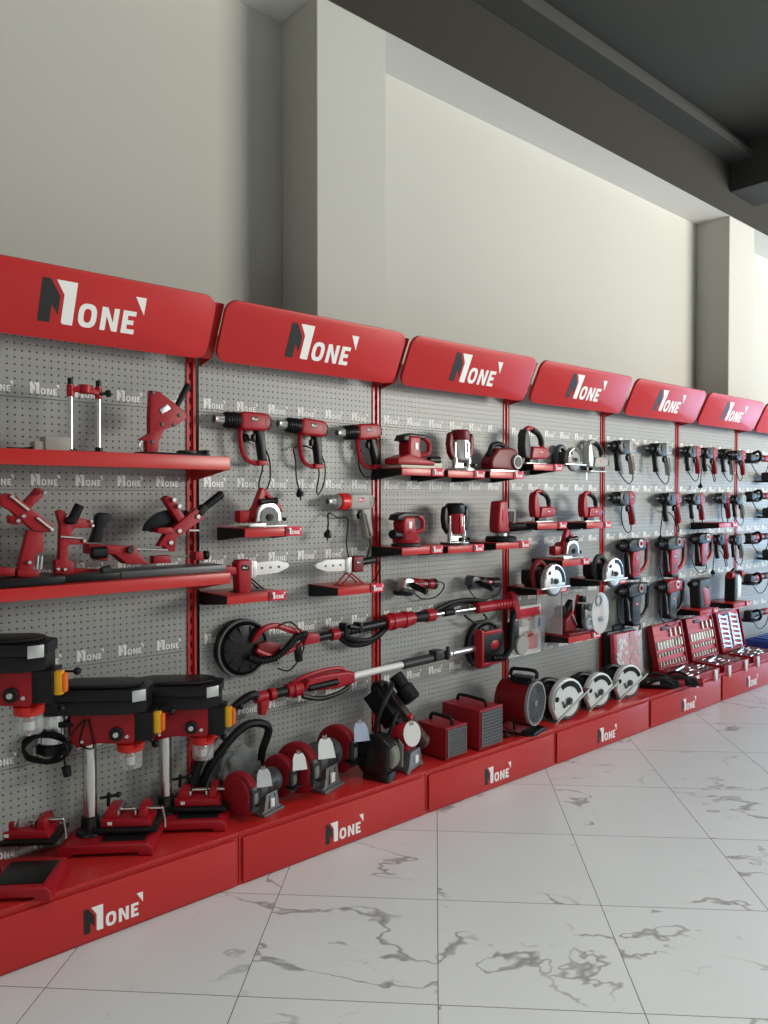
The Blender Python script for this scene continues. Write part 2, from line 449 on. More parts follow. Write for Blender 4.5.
def upright_mesh(z1=2.17):
    g = G(); w = .040; n = int((z1-.21)/.05)
    x0, x1 = -w/2-.012, w/2-.012; yf = -.006
    g.add([(x0, yf, .2), (x0, .02, .2), (x0, .02, z1), (x0, yf, z1)], [(0, 1, 2, 3)])
    g.add([(x1, yf, .2), (x1, .02, .2), (x1, .02, z1), (x1, yf, z1)], [(3, 2, 1, 0)])
    g.add([(x0, yf, z1), (x1, yf, z1), (x1, .02, z1), (x0, .02, z1)], [(0, 1, 2, 3)])
    # two flanges and a slotted web set back between them
    for a_, b_ in ((x0, x0+.011), (x1-.011, x1)):
        g.add([(a_, yf, .2), (b_, yf, .2), (b_, yf, z1), (a_, yf, z1)], [(0, 1, 2, 3)])
    yw = yf+.010
    g.add([(x0+.011, yf, .2), (x0+.011, yw, .2), (x0+.011, yw, z1), (x0+.011, yf, z1)], [(0, 1, 2, 3)])
    g.add([(x1-.011, yf, .2), (x1-.011, yw, .2), (x1-.011, yw, z1), (x1-.011, yf, z1)], [(3, 2, 1, 0)])
    a_, b_ = x0+.011, x1-.011
    for i in range(n):
        z = .2+i*.05; zt = z+.05 if i < n-1 else z1
        s0, s1, u0, u1 = -.0155, -.0085, z+.012, z+.038
        V = [(a_, z), (b_, z), (b_, zt), (a_, zt), (s0, u0), (s1, u0), (s1, u1), (s0, u1)]
        g.use(0).add([(p[0], yw, p[1]) for p in V], [(0, 1, 5, 4), (1, 2, 6, 5), (2, 3, 7, 6), (3, 0, 4, 7)])
    g.use(1).add([(a_, yw+.006, .2), (b_, yw+.006, .2), (b_, yw+.006, z1), (a_, yw+.006, z1)], [(0, 1, 2, 3)])
    return g
NTH = ['leftmost', 'second', 'third', 'fourth', 'fifth', 'sixth', 'seventh', 'eighth']
PL_D = .348; PL_H = .208
def rrect(x0, z0, x1, z1, r, n=6):
    P = []
    for (cx_, cz_, a0) in ((x1-r, z0+r, -90), (x1-r, z1-r, 0), (x0+r, z1-r, 90), (x0+r, z0+r, 180)):
        for k in range(n+1):
            t = R(a0+90*k/n); P.append((cx_+r*math.cos(t), cz_+r*math.sin(t)))
    return P
SB = Vector((0, -.125, 2.030)); ST = Vector((0, -.228, 2.256)); SU = (ST-SB).normalized(); SH = (ST-SB).length
SN = Vector((1, 0, 0)).cross(SU)
bay0 = thing('display_bay', '', 'shop rack', 'display bays along the wall')
for j in range(6):
    o = bd.build('perforated_panel', ['board_grey', 'board_ink', 'board_back'], bay0, smooth=False) if j == 0 else o.copy()
    if j: col.objects.link(o)
    o.parent = bay0
    o.location = (.025, 0, 2.488-BH*(j+1)-.327)
up = upright_mesh(2.12).build('upright', ['red_enamel', 'hole_dark'], bay0, smooth=False)
g = G(); g.box((.5, -.02, .5), (.96, .004, .004), 0)
bay1 = thing('plinth_cabinet', '', 'plinth', 'red plinths along the wall')
bay2 = thing('header_sign', '', 'sign', 'red header signs')
g = G()                                             # plinth carcass: top deck and set-back front
g.box((.5, -PL_D/2, PL_H-.006), (.999, PL_D, .012), .003)
g.box((.5, -PL_D/2+.003, (PL_H-.012)/2), (.996, PL_D-.008, PL_H-.012), 0)
pl = g.build('carcass', 'red_enamel', bay1)
g = G(); g.box((.5, -PL_D-.001, .096), (.968, .005, .172), .0015)
fa = g.build('fascia', 'red_enamel', bay1)
lg = logo_obj('logo', (.5-.091, -PL_D-.0037, .036), .083, fa, th=.0006)
g = G()                                             # header board, tilted out at the top, with turned rear flange
mtx = Matrix.Translation(SB) @ Matrix(((1, 0, 0), (0, SN.y, SU.y), (0, SN.z, SU.z))).to_4x4()
g.prism(rrect(.022, 0, .978, SH, .050), 0, .018, .003, mtx=mtx)
sg = g.build('sign_board', 'red_sign', bay2)
nout = -SN if (-SN).y < 0 else SN
logo_obj('logo', Vector((.5-.163, 0, 0))+SB+SU*.058-SN*.0005 if SN.y > 0 else Vector((.5-.163, 0, 0))+SB+SU*.058+SN*.0185, .147, sg, ux=(1, 0, 0), uz=tuple(SU), th=.0008)
g = G()                                             # folded bracket between two headers
for dx in (-.03, .03):
    g.prism([(0, 2.02), (-.100, 2.040), (-.198, 2.236), (-.17, 2.242), (0, 2.16)], -.0015, .0015, 0, mtx=Matrix.Translation((dx, 0, 0)) @ Matrix(((0, 1, 0), (1, 0, 0), (0, 0, 1))).to_4x4())
g.box((0, -.150, 2.138), (.06, .004, .225), .001, rot=(math.atan2(-(ST-SB).y, (ST-SB).z), 0, 0))
g.build('bracket', 'red_enamel', bay2)
FN = {-1: 'above the long shelves at the left edge', 0: 'above the red heat guns', 1: 'above the sanders and routers', 2: 'above the jigsaws and hanging circular saw',
      3: 'above the first two pairs of drills', 4: 'above the crowded row of drills', 5: 'at the right edge of the photo', 6: 'beyond the right edge'}
PN = {-1: 'under the three drill presses', 0: 'under the bench grinders', 1: 'under the red heaters', 2: 'under the three standing circular saws', 3: 'under the first open socket case',
      4: 'under the second and third socket cases', 5: 'under the blue box', 6: 'beyond the right edge'}
BN = {-1: 'with long shelves and grinder stands', 0: 'behind the heat guns and pipe welders', 1: 'behind the sanders, routers and angle grinders', 2: 'behind the jigsaws and circular saws',
      3: 'behind the pairs of drills and rotary hammers', 4: 'behind the crowded drills above the socket cases', 5: 'behind the long grinders at the right edge', 6: 'beyond the right edge'}
for k in range(-1, 7):
    for src, D, txt in ((bay0, BN, 'grey perforated display panels with white logos '), (bay1, PN, 'red plinth with white and black logo '), (bay2, FN, 'red tilted header sign with rounded corners ')):
        o = copy_tree(src) if k > -1 else src
        o.location = (k, 0, 0); o['label'] = txt+D[k]
# ================================================================== tools, part one: hanging tools
# local frame of every tool: x right along the wall, z up, y towards the wall; the side facing -y is what the viewer sees
SWP = Matrix(((0, 1, 0, 0), (1, 0, 0, 0), (0, 0, 1, 0), (0, 0, 0, 1)))          # prism outline in the yz plane
def cord(parent, pts, r=.0035, plug=True, rads=None):
    g = G(); g.tube(pts, r, n=6, sm=7); g.build('power_cord', 'black_rubber', parent)
    if plug:
        p = Vector(pts[-1]); d = (p-Vector(pts[-2])).normalized(); g = G()
        g.cyl(p, p+d*.018, .006, .015, 10); g.cyl(p+d*.018, p+d*.036, .018, .016, 12)
        q = d.orthogonal().normalized()
        for s in (-1, 1): g.cyl(p+d*.034+q*.008*s, p+d*.052+q*.008*s, .0024, .0022, 6)
        g.build('plug', 'black_plastic', parent)
def screws(g, L, y, r=.0035):
    for (x, z) in L: g.cyl((x, y, z), (x, y-.0025, z), r, n=8, bev=0)
def badge(parent, x, y, z, h, name='badge', bg='black_plastic'):
    g = G(); w = LOGO_W*h
    g.use(0).box((x, y+.0006, z), (w*1.2, .0016, h*1.6), .0004)
    logo_into(g, (x-w/2, y-.0003, z-h/2), h, 1, 1, .0003, full=False)
    g.build(name, [bg, 'white_ink'], parent)

def heat_gun(body='red_plastic', loop=True, collar=None, cpts=None, plug=True, barrel='black_plastic', bd=True):
    t = thing('heat_gun', '', 'heat gun')
    g = G(); g.lathe([(.0165, 0), (.0175, .002), (.0175, .030), (.020, .034), (.022, .040)], (-.145, 0, .052), (1, 0, 0), 18)
    g.ring((-.146, 0, .052), (1, 0, 0), .018, .013, .010, 18)
    g.build('nozzle', 'steel_brushed', t)
    g = G(); g.cyl((-.1452, 0, .052), (-.136, 0, .052), .0125, n=12, bev=0); g.build('heating_mouth', 'bronze', t)
    g = G(); g.lathe([(.022, 0), (.028, .006), (.030, .045), (.033, .075)], (-.108, 0, .052), (1, 0, 0), 20)
    for k in range(5): g.ring((-.095+k*.011, 0, .052), (1, 0, 0), .0325+k*.0004, .028, .004, 20)
    g.build('barrel', barrel, t)
    if collar:
        g = G(); g.lathe([(.031, 0), (.037, .005), (.039, .045), (.036, .052)], (-.086, 0, .052), (1, 0, 0), 22); g.build('collar', collar, t)
    g = G()
    g.prism([(-.042, .020), (-.040, .082), (-.02, .089), (.075, .088), (.094, .080), (.102, .060), (.098, .030), (.080, .016), (-.02, .014)], -.034, .034, .012, 3)
    if not loop:
        g.prism([(.030, .03), (.088, .03), (.096, -.03), (.108, -.105), (.088, -.120), (.066, -.112), (.058, -.06), (.044, -.01)], -.021, .021, .010, 3)
    else:   # red hand guard: bow in front of the grip, closed under it
        g.tube([(-.028, 0, .025), (-.026, 0, -.03), (-.014, 0, -.080), (.010, 0, -.108), (.050, 0, -.118), (.082, 0, -.116)], .0095, n=8, sm=5)
        g.prism([(.050, -.105), (.096, -.105), (.098, -.122), (.048, -.128)], -.018, .018, .005)
    g.build('body', body, t)
    g = G()
    if loop:
        g.prism([(.038, .020), (.078, .020), (.084, -.03), (.092, -.108), (.064, -.110), (.054, -.05), (.044, -.01)], -.019, .019, .009, 3)
        g.build('grip', 'black_plastic', t)
    else:
        g.prism([(.048, .0), (.062, -.002), (.090, -.104), (.078, -.108)], -.0225, .0225, .004); g.build('grip', 'charcoal' if body.startswith('grey') else 'black_plastic', t)
    g = G(); g.prism([(.040, .006), (.040, -.028), (.030, -.026), (.026, -.004)], -.010, .010, .003); g.build('trigger', 'black_plastic', t)
    g = G(); g.lathe([(.030, 0), (.030, .010), (.026, .014)], (.094, 0, .052), (1, 0, 0), 18)
    for k in range(5): g.box((.079, -.0345, .035+k*.008), (.018, .002, .003), 0)
    g.build('rear_vent', 'black_plastic' if loop else 'charcoal', t)
    if bd: badge(t, .022, -.0352, .060, .011, bg='black_plastic' if loop else 'red_tag')
    cord(t, cpts or [(.078, 0, -.120), (.078, 0, -.14), (.06, .0, -.21), (.085, .0, -.232), (.12, .01, -.19), (.125, .02, -.10), (.10, .035, -.04), (.04, .035, -.02)], plug=plug)
    return t

def drill(body='red_plastic', head='black_plastic', side=True, chuck='black_steel', cpts=None, plug=False, chunky=1.0, grip='black_plastic'):
    """corded drill seen from the side, chuck to the left"""
    t = thing('power_drill', '', 'drill'); c = chunky
    g = G(); g.lathe([(.008, 0), (.012, .010), (.0205, .014), (.0215, .030), (.0215, .044), (.019, .048)], (-.165, 0, .05), (1, 0, 0), 16)
    for k in range(10):
        a = 2*math.pi*k/10; g.box((-.131, math.cos(a)*.0205, .05+math.sin(a)*.0205), (.022, .003, .003), 0, rot=(-a, 0, 0))
    g.build('chuck', chuck, t)
    g = G(); g.cyl((-.182, 0, .05), (-.160, 0, .05), .006, n=8); g.build('chuck_mouth', 'steel_brushed', t)
    g = G(); g.lathe([(.018, 0), (.024, .006), (.026*c, .02), (.033*c, .05), (.035*c, .075), (.033*c, .08)], (-.118, 0, .05), (1, 0, 0), 18)
    g.prism([(-.09, .02), (-.085, .085), (.008, .092), (.010, .008), (-.04, .000), (-.075, .008)], -.032*c, .032*c, .009); g.cyl((-.045, -.030*c, .055), (-.045, -.037*c, .055), .018, n=16)
    g.build('gear_housing', head, t)
    g = G(); g.prism([(.004, .010), (.004, .088), (.02, .092), (.055, .090), (.080, .078), (.086, .05), (.080, .022), (.05, .010), (.02, .006)], -.034*c, .034*c, .011, 3)
    g.prism([(.028, .03), (.084, .03), (.094, -.02), (.112, -.085), (.120, -.110), (.086, -.118), (.074, -.06), (.052, -.01)], -.018, .018, .008, 3)
    g.build('body', body, t)
    g = G(); g.prism([(.058, .0), (.078, -.004), (.106, -.095), (.092, -.098), (.076, -.05)], -.0196, .0196, .004)
    for k in range(5): g.box((.058+k*.0, -.035*c, .035+k*.008), (.03, .002, .003), 0)
    g.build('grip', grip, t)
    g = G(); g.prism([(.044, .004), (.046, -.036), (.034, -.034), (.026, -.008)], -.010, .010, .003); g.build('trigger', 'black_plastic', t)
    if side:
        g = G(); g.ring((-.112, 0, .05), (1, 0, 0), .034, .025, .022, 18)
        g.lathe([(.008, 0), (.012, .012), (.016, .02), (.015, .06), (.0165, .10), (.019, .112), (.013, .120)], (-.101, -.006, .018), (0, -.12, -1), 14)
        g.build('side_handle', 'black_plastic', t)
    badge(t, .043, -.0346*c, .058, .009, bg='black_plastic')
    cord(t, cpts or [(.104, 0, -.112), (.100, 0, -.15), (.06, 0, -.175), (.02, .01, -.15), (-.03, .02, -.09), (-.05, .025, -.03), (-.04, .03, .02)], plug=plug)
    return t

def rotary_hammer(body='red_plastic', head='black_plastic', dial='white_plastic', chunky=1.0, side=True, loop='red_plastic', cordp=None, low='black_plastic'):
    """L-shaped hammer drill with vertical motor and D handle"""
    t = thing('rotary_hammer', '', 'hammer drill')
    g = G(); g.lathe([(.012, 0), (.019, .006), (.021, .022), (.025, .026), (.026, .05), (.023, .056), (.030, .066), (.034, .10)], (-.19, 0, .075), (1, 0, 0), 18)
    g.build('chuck', 'black_plastic', t)
    g = G(); g.prism([(-.105, .040), (-.100, .105), (-.06, .118), (.05, .118), (.09, .105), (.085, .045), (-.06, .030)], -.036, .036, .012, 3); g.build('gear_housing', head, t)
    g = G(); g.prism([(-.058, .045), (-.045, .06), (.065, .075), (.030, -.02), (.022, -.115), (.01, -.130), (-.050, -.130), (-.064, -.11), (-.068, -.02)], -.031, .031, .011, 3); g.build('motor_housing', body, t)
    g = G(); g.box((-.018, 0, -.125), (.080, .064, .028), .008)
    for k in range(4): g.box((-.020, -.0315, -.055-k*.012), (.05, .003, .005), 0)
    g.build('motor_cap', low, t)
    g = G(); g.tube([(.06, 0, .098), (.135, 0, .094), (.152, 0, .07), (.150, 0, .0), (.138, 0, -.055), (.09, 0, -.088), (.01, 0, -.108)], .012, n=10, sm=5, rads=[.016, .015, .0125, .012, .0125, .012, .012])
    g.build('d_handle', loop, t)
    g = G(); g.tube([(.138, -.004, .055), (.138, -.004, .02), (.134, -.004, -.02)], .010, n=8, sm=4); g.build('trigger', 'black_plastic', t)
    g = G(); g.cyl((.012, -.036, .086), (.012, -.043, .086), .026, n=22); g.build('mode_ring', dial, t)
    g = G(); g.cyl((.012, -.043, .086), (.012, -.050, .086), .014, n=16); g.box((.012, -.052, .086), (.022, .006, .007), .002); g.build('mode_dial', 'red_bright' if dial == 'white_plastic' else 'red_plastic', t)
    if side:
        g = G(); g.ring((-.118, 0, .075), (1, 0, 0), .040, .028, .024, 18)
        g.lathe([(.009, 0), (.013, .014), (.017, .024), (.016, .07), (.017, .12), (.020, .135), (.014, .142)], (-.106, -.01, .036), (0, -.10, -1), 14)
        g.build('side_handle', 'black_plastic', t)
    badge(t, -.018, -.0322, -.005, .010, bg='black_plastic' if body.startswith('red') else 'red_tag')
    cord(t, cordp or [(.06, .0, -.110), (.075, 0, -.15), (.05, 0, -.185), (-.01, .01, -.19), (-.07, .02, -.15), (-.10, .03, -.08)], plug=False)
    return t

def angle_grinder(body='red_plastic', head='alu', tail=None, cpts=None, disc=True):
    """lying along x, gear head to the left, disc underneath"""
    t = thing('angle_grinder', '', 'angle grinder')
    g = G(); g.prism([(-.130, -.018), (-.128, .018), (-.115, .034), (-.085, .034), (-.060, .024), (-.060, -.024), (-.10, -.028)], -.030, .030, .010, 3)
    g.cyl((-.105, 0, -.024), (-.105, 0, -.040), .022, .019, n=16); g.build('gear_head', head, t)
    g = G(); g.lathe([(.028, 0), (.031, .01), (.030, .05), (.025, .09), (.024, .13), (.028, .15), (.026, .165)], (-.064, 0, 0), (1, 0, 0), 18); g.build('body', body, t)
    g = G(); g.lathe([(.0265, 0), (.0285, .004), (.0285, .030), (.020, .040)], (.084, 0, 0), (1, 0, 0), 18)
    for k in range(4): g.ring((.020+k*.012, 0, 0), (1, 0, 0), .0272, .02, .004, 18)
    g.box((-.02, -.029, .012), (.03, .006, .010), .002)
    g.build('rear_grip', 'black_plastic', t)
    if disc:
        g = G(); g.lathe([(.052, 0), (.054, .002), (.054, .016), (.048, .018)], (-.105, 0, -.052), (0, 0, 1), 26)
        g.build('disc_guard', 'black_steel', t)
        g = G(); g.cyl((-.105, 0, -.056), (-.105, 0, -.053), .047, n=28, bev=0); g.build('disc', 'charcoal', t)
    g = G(); g.lathe([(.006, 0), (.010, .010), (.0155, .018), (.015, .06), (.016, .09), (.018, .10), (.012, .106)], (-.095, -.028, .004), (.35, -1, -.35), 14)
    g.build('side_handle', 'black_plastic', t)
    badge(t, .025, -.0275, .004, .009, bg='red_tag' if not body.startswith('red') else 'black_plastic')
    cord(t, cpts or [(.122, 0, 0), (.15, 0, .01), (.19, .01, .0), (.20, .02, -.03), (.15, .025, -.07), (.06, .03, -.08), (.0, .03, -.05)], plug=False)
    return t

def small_circular_saw():
    """compact saw with triangular handle standing on its base plate"""
    t = thing('circular_saw', '', 'circular saw')
    g = G(); g.box((0, 0, .004), (.21, .11, .005), .002); g.box((-.06, -.05, .010), (.09, .004, .014), .001); g.build('base_plate', 'steel_brushed', t)
    g = G(); n = 16; P = [(-.062, .024)]+[(.012+.068*math.cos(R(180-180*i/n)), .052+.068*math.sin(R(180-180*i/n))) for i in range(n+1)]+[(.088, .024)]
    g.prism(P, -.040, -.012, .006, 3); g.cyl((.012, -.043, .055), (.012, -.038, .055), .028, n=20); g.build('blade_guard', 'steel_brushed', t)
    g = G(); g.cyl((.012, -.043, .046), (.012, -.0445, .046), .050, n=30, bev=0); g.build('blade', 'grey_dark_cast', t)
    g = G(); g.cyl((.012, -.044, .046), (.012, -.053, .046), .017, n=18); g.cyl((.012, -.05, .046), (.012, -.057, .046), .008, n=6); g.build('arbor_flange', 'black_steel', t)
    g = G(); g.cyl((.0, -.012, .060), (.0, .075, .060), .042, .040, n=20); g.box((-.075, .02, .05), (.11, .055, .06), .014); g.build('motor_housing', 'red_plastic', t)
    g = G()
    for q in ([(-.080, .045), (-.052, .040), (.012, .158), (-.004, .186), (-.016, .184)], [(-.014, .186), (.010, .180), (.100, .098), (.104, .070), (.086, .072), (.0, .155)], [(-.06, .060), (-.045, .088), (.09, .092), (.10, .070), (.06, .060)]):
        g.prism(q, -.016, .016, .006, 3)
    g.build('handle', 'red_plastic', t)
    g = G(); g.tube([(-.035, -.03, .118), (.02, -.034, .122), (.055, -.034, .124)], .013, n=10, sm=3, rads=[.016, .013, .018]); g.build('grip', 'black_plastic', t)
    g = G(); g.cyl((.083, -.03, .035), (.104, -.03, .035), .007, n=10); g.ball((.105, -.03, .035), .010); g.build('depth_knob', 'black_plastic', t)
    return t

def pipe_welder(body='red_plastic', flip=False):
    """plastic pipe welder on a stand; heating paddle points right (or left)"""
    t = thing('pipe_welder', '', 'pipe welder'); s = -1 if flip else 1
    def X(L): return [(s*a, b) for a, b in L]
    g = G(); g.prism(X([(.035, .062), (.155, .066), (.205, .084), (.215, .094), (.205, .106), (.150, .120), (.035, .116)]), -.009, .009, .003)
    g.build('heating_plate', 'white_plastic', t)
    g = G()
    for k in range(3): g.cyl((s*(.075+k*.042), -.009, .092), (s*(.075+k*.042), -.012, .092), .005, n=10)
    g.each('socket_bolt', 'grey_dark_cast', t)
    g = G(); g.prism(X([(.012, .054), (.045, .058), (.045, .122), (.012, .126)]), -.016, .016, .003)
    for k in range(3): g.box((s*(.022+k*.008), 0, .09), (.003, .036, .066), 0)
    g.build('heat_shield', 'steel_brushed', t)
    g = G()
    if not flip:
        g.prism(X([(-.044, -.006), (.012, -.006), (.016, .02), (.016, .124), (.006, .132), (-.040, .132), (-.052, .118), (-.046, .04)]), -.026, .026, .008, 3)
        g.prism(X([(-.045, .105), (-.105, .112), (-.165, .100), (-.165, .082), (-.10, .078), (-.045, .070)]), -.018, .018, .007, 3)
    else:
        g.prism(X([(-.050, .055), (.012, .055), (.012, .128), (-.050, .128)]), -.026, .026, .008, 3)
    g.build('body', body, t)
    g = G()
    if flip: g.lathe([(.015, 0), (.018, .004), (.017, .03), (.018, .08), (.014, .09)], (.045, 0, .096), (1, 0, .1), 14)
    else: g.box((-.015, -.027, .10), (.034, .003, .022), .001)
    g.build('handle' if flip else 'control_panel', 'black_plastic', t)
    badge(t, -.017*s, -.0283, .10, .009, bg='black_plastic')
    g = G()                                                     # folding stand
    for y in (-.02, .02): g.tube([(-s*.045, y, .004), (s*.02, y, .050), (s*.075, y, .004)], .004, n=6, sm=1)
    g.box((s*.015, 0, .002), (.15, .05, .004), .001)
    g.each('stand', 'red_plastic' if flip else 'black_steel', t)
    if flip: cord(t, [(.135, 0, .105), (.155, 0, .10), (.165, 0, .05), (.15, .03, -.005), (.12, .06, -.03)], plug=False)
    return t

def finishing_sander(kind='sheet'):
    t = thing('sander', '', 'sander')
    if kind == 'sheet':
        g = G(); g.box((0, 0, .006), (.215, .095, .012), .002); g.box((.12, 0, .014), (.05, .085, .022), .004); g.build('sanding_pad', 'cream', t)
        g = G(); g.prism([(-.12, .014), (.095, .014), (.10, .030), (.05, .040), (-.055, .060), (-.125, .040)], -.046, .046, .008)
    else:
        g = G(); g.cyl((0, 0, .0), (0, 0, .012), .066, n=32); g.build('sanding_pad', 'charcoal', t)
        g = G(); g.lathe([(.060, .016), (.062, .03), (.048, .055), (.044, .07)], (0, 0, 0), (0, 0, 1), 26)
    if kind == 'sheet':
        g.prism([(-.05, .03), (.030, .03), (.020, .085), (.022, .140), (-.048, .140), (-.052, .09)], -.036, .036, .012, 3)
    else:
        g.prism([(-.044, .05), (.038, .05), (.028, .095), (.026, .132), (-.040, .132), (-.050, .10)], -.037, .037, .012, 3)
    g.tube([(.0, 0, .135), (.06, 0, .138), (.098, 0, .120), (.104, 0, .090), (.090, 0, .066), (.02, 0, .058)], .011, n=10, sm=5)
    g.build('body', 'red_plastic', t)
    g = G(); g.prism([(-.085, .118), (-.070, .142), (-.03, .152), (.045, .148), (.075, .140), (.05, .128), (-.02, .124), (-.05, .112)], -.030, .030, .008, 3); g.build('palm_grip', 'black_plastic', t)
    g = G(); g.cyl((-.05, -.02, .05) if kind != 'sheet' else (.10, 0, .04), (-.12, -.04, .058) if kind != 'sheet' else (.165, 0, .04), .016, .020, n=14); g.build('dust_port', 'black_plastic', t)
    g = G(); g.box((-.008, -.0375, .095), (.018, .003, .030), .001); g.build('nameplate', 'white_ink', t)
    return t

def router(metal=True):
    t = thing('router', '', 'router')
    g = G(); g.cyl((0, 0, 0), (0, 0, .010), .078, n=36); g.build('base_plate', 'steel_brushed' if metal else 'grey_dark_cast', t)
    g = G(); g.cyl((0, 0, .010), (0, 0, .0135), .074, n=36, bev=0)
    for s in (-1, 1):
        g.cyl((s*.052, -.012, .010), (s*.052, -.012, .150), .0075, n=12)
        g.cyl((s*.052, -.012, .040), (s*.052, -.012, .070), .014, n=12)
    g.box((.0, .0, .030), (.09, .03, .03), .006)
    g.each('plunge_post', 'steel', t)
    g = G(); g.lathe([(.040, .055), (.046, .065), (.048, .155), (.046, .165)], (0, 0, 0), (0, 0, 1), 24) ; g.box((0, -.046, .11), (.030, .010, .09), .003); g.build('motor_casing', 'alu' if metal else 'red_plastic', t)
    g = G(); g.lathe([(.049, .160), (.052, .17), (.050, .205), (.040, .215)], (0, 0, 0), (0, 0, 1), 24); g.build('motor_cap', 'red_dark' if metal else 'black_plastic', t)
    for s in (-1, 1):
        g = G(); g.prism([(s*.044, .06), (s*.060, .055), (s*.090, .090), (s*.098, .14), (s*.090, .19), (s*.074, .20), (s*.064, .17), (s*.066, .12), (s*.048, .09)], -.016, .016, .008, 3)
        g.build('side_handle', 'red_dark' if metal else 'black_plastic', t)
    g = G(); g.box((0, -.052, .12), (.010, .003, .05), .001); g.build('depth_scale', 'black_steel' if metal else 'white_ink', t)
    g = G(); g.cyl((.03, -.06, .03), (.03, -.085, .03), .008, n=10); g.cyl((-.03, -.06, .03), (-.03, -.085, .03), .011, n=10); g.each('clamp_knob', 'black_plastic', t)
    return t

def planer():
    """dark red sander planer lying with a round grey end"""
    t = thing('electric_planer', '', 'planer')
    g = G(); g.prism([(-.12, .012), (.11, .012), (.12, .04), (.10, .13), (.05, .145), (-.06, .138), (-.115, .085), (-.13, .05)], -.045, .045, .014, 3); g.build('body', 'red_dark', t)
    g = G(); g.tube([(-.10, 0, .10), (-.07, 0, .155), (.0, 0, .165), (.06, 0, .14)], .015, n=10, sm=5); g.build('handle', 'black_plastic', t)
    g = G(); g.box((-.005, 0, .006), (.25, .084, .012), .002); g.build('sole_plate', 'alu', t)
    g = G(); g.cyl((.095, -.045, .060), (.095, -.060, .060), .046, .042, n=30); g.build('belt_cover', 'grey_cast', t)
    g = G(); g.cyl((.095, -.060, .060), (.095, -.063, .060), .030, n=24); g.build('cover_cap', 'charcoal', t)
    g = G(); g.cyl((-.10, 0, .088), (-.10, 0, .112), .020, n=16); g.build('depth_knob', 'black_plastic', t)
    return t

def polisher():
    t = thing('polisher', '', 'polisher')
    g = G(); g.cyl((0, 0, 0), (0, 0, .030), .092, .088, n=36, bev=.006); g.build('polishing_pad', 'black_rubber', t)
    g = G(); g.cyl((0, 0, .030), (0, 0, .05), .035, n=20); g.cyl((0, 0, .05), (0, 0, .062), .06, .045, n=20); g.build('spindle', 'steel_brushed', t)
    g = G(); g.prism([(-.060, .055), (.038, .055), (.034, .10), (.020, .225), (.010, .238), (-.050, .232), (-.058, .20), (-.068, .10)], -.037, .037, .013, 3)
    g.build('body', 'red_plastic', t)
    g = G(); g.tube([(.015, 0, .150), (.05, 0, .178), (.11, 0, .176), (.118, 0, .150), (.112, 0, .09)], .010, n=10, sm=4); g.build('loop_handle', 'grey_plastic', t)
    g = G(); g.lathe([(.012, 0), (.017, .012), (.016, .06), (.018, .11), (.012, .118)], (.03, -.03, .088), (1, -.25, .02), 14); g.build('side_handle', 'black_plastic', t)
    g = G(); g.box((-.02, -.038, .15), (.022, .003, .06), .001); g.build('nameplate', 'red_tag', t)
    return t

def jigsaw(body='red_plastic', front='black_plastic', grip='black_plastic', metal='steel_brushed'):
    """base plate down, blade end to the left, loop handle on top"""
    t = thing('jigsaw', '', 'jigsaw')
    g = G(); g.box((-.01, 0, .003), (.16, .075, .006), .002); g.build('base_plate', metal, t)
    g = G(); g.prism([(-.080, .030), (-.040, .022), (-.034, .08), (-.052, .150), (-.072, .172), (-.088, .150), (-.092, .08)], -.024, .024, .009, 3); g.build('front_housing', front, t)
    g = G(); g.prism([(-.046, .022), (.085, .030), (.105, .045), (.102, .078), (.060, .090), (-.030, .088)], -.032, .032, .010, 3)
    g.tube([(-.066, 0, .160), (-.035, 0, .178), (.01, 0, .172), (.055, 0, .148), (.078, 0, .110), (.076, 0, .072)], .013, n=10, sm=5)
    g.build('body', body, t)
    g = G(); g.tube([(-.005, -.003, .172), (.040, -.003, .156), (.066, -.003, .128), (.070, -.003, .100)], .0148, n=10, sm=4); g.build('grip', grip, t)
    g = G(); g.cyl((-.075, -.004, .03), (-.075, -.004, -.002), .006, n=8); g.box((-.075, 0, -.020), (.008, .0015, .055), 0); g.build('saw_blade', 'steel', t)
    g = G(); g.lathe([(.018, 0), (.022, .008), (.020, .03), (.014, .04)], (.10, 0, .058), (1, 0, 0), 14); g.build('dust_port', 'black_plastic' if body.startswith('red') else 'charcoal', t)
    g = G(); g.prism([(-.05, .006), (.03, .006), (.02, .028), (-.04, .028)], -.022, .022, .004); g.build('base_bracket', 'black_steel', t)
    badge(t, .035, -.033, .062, .010, bg='red_tag')
    return t

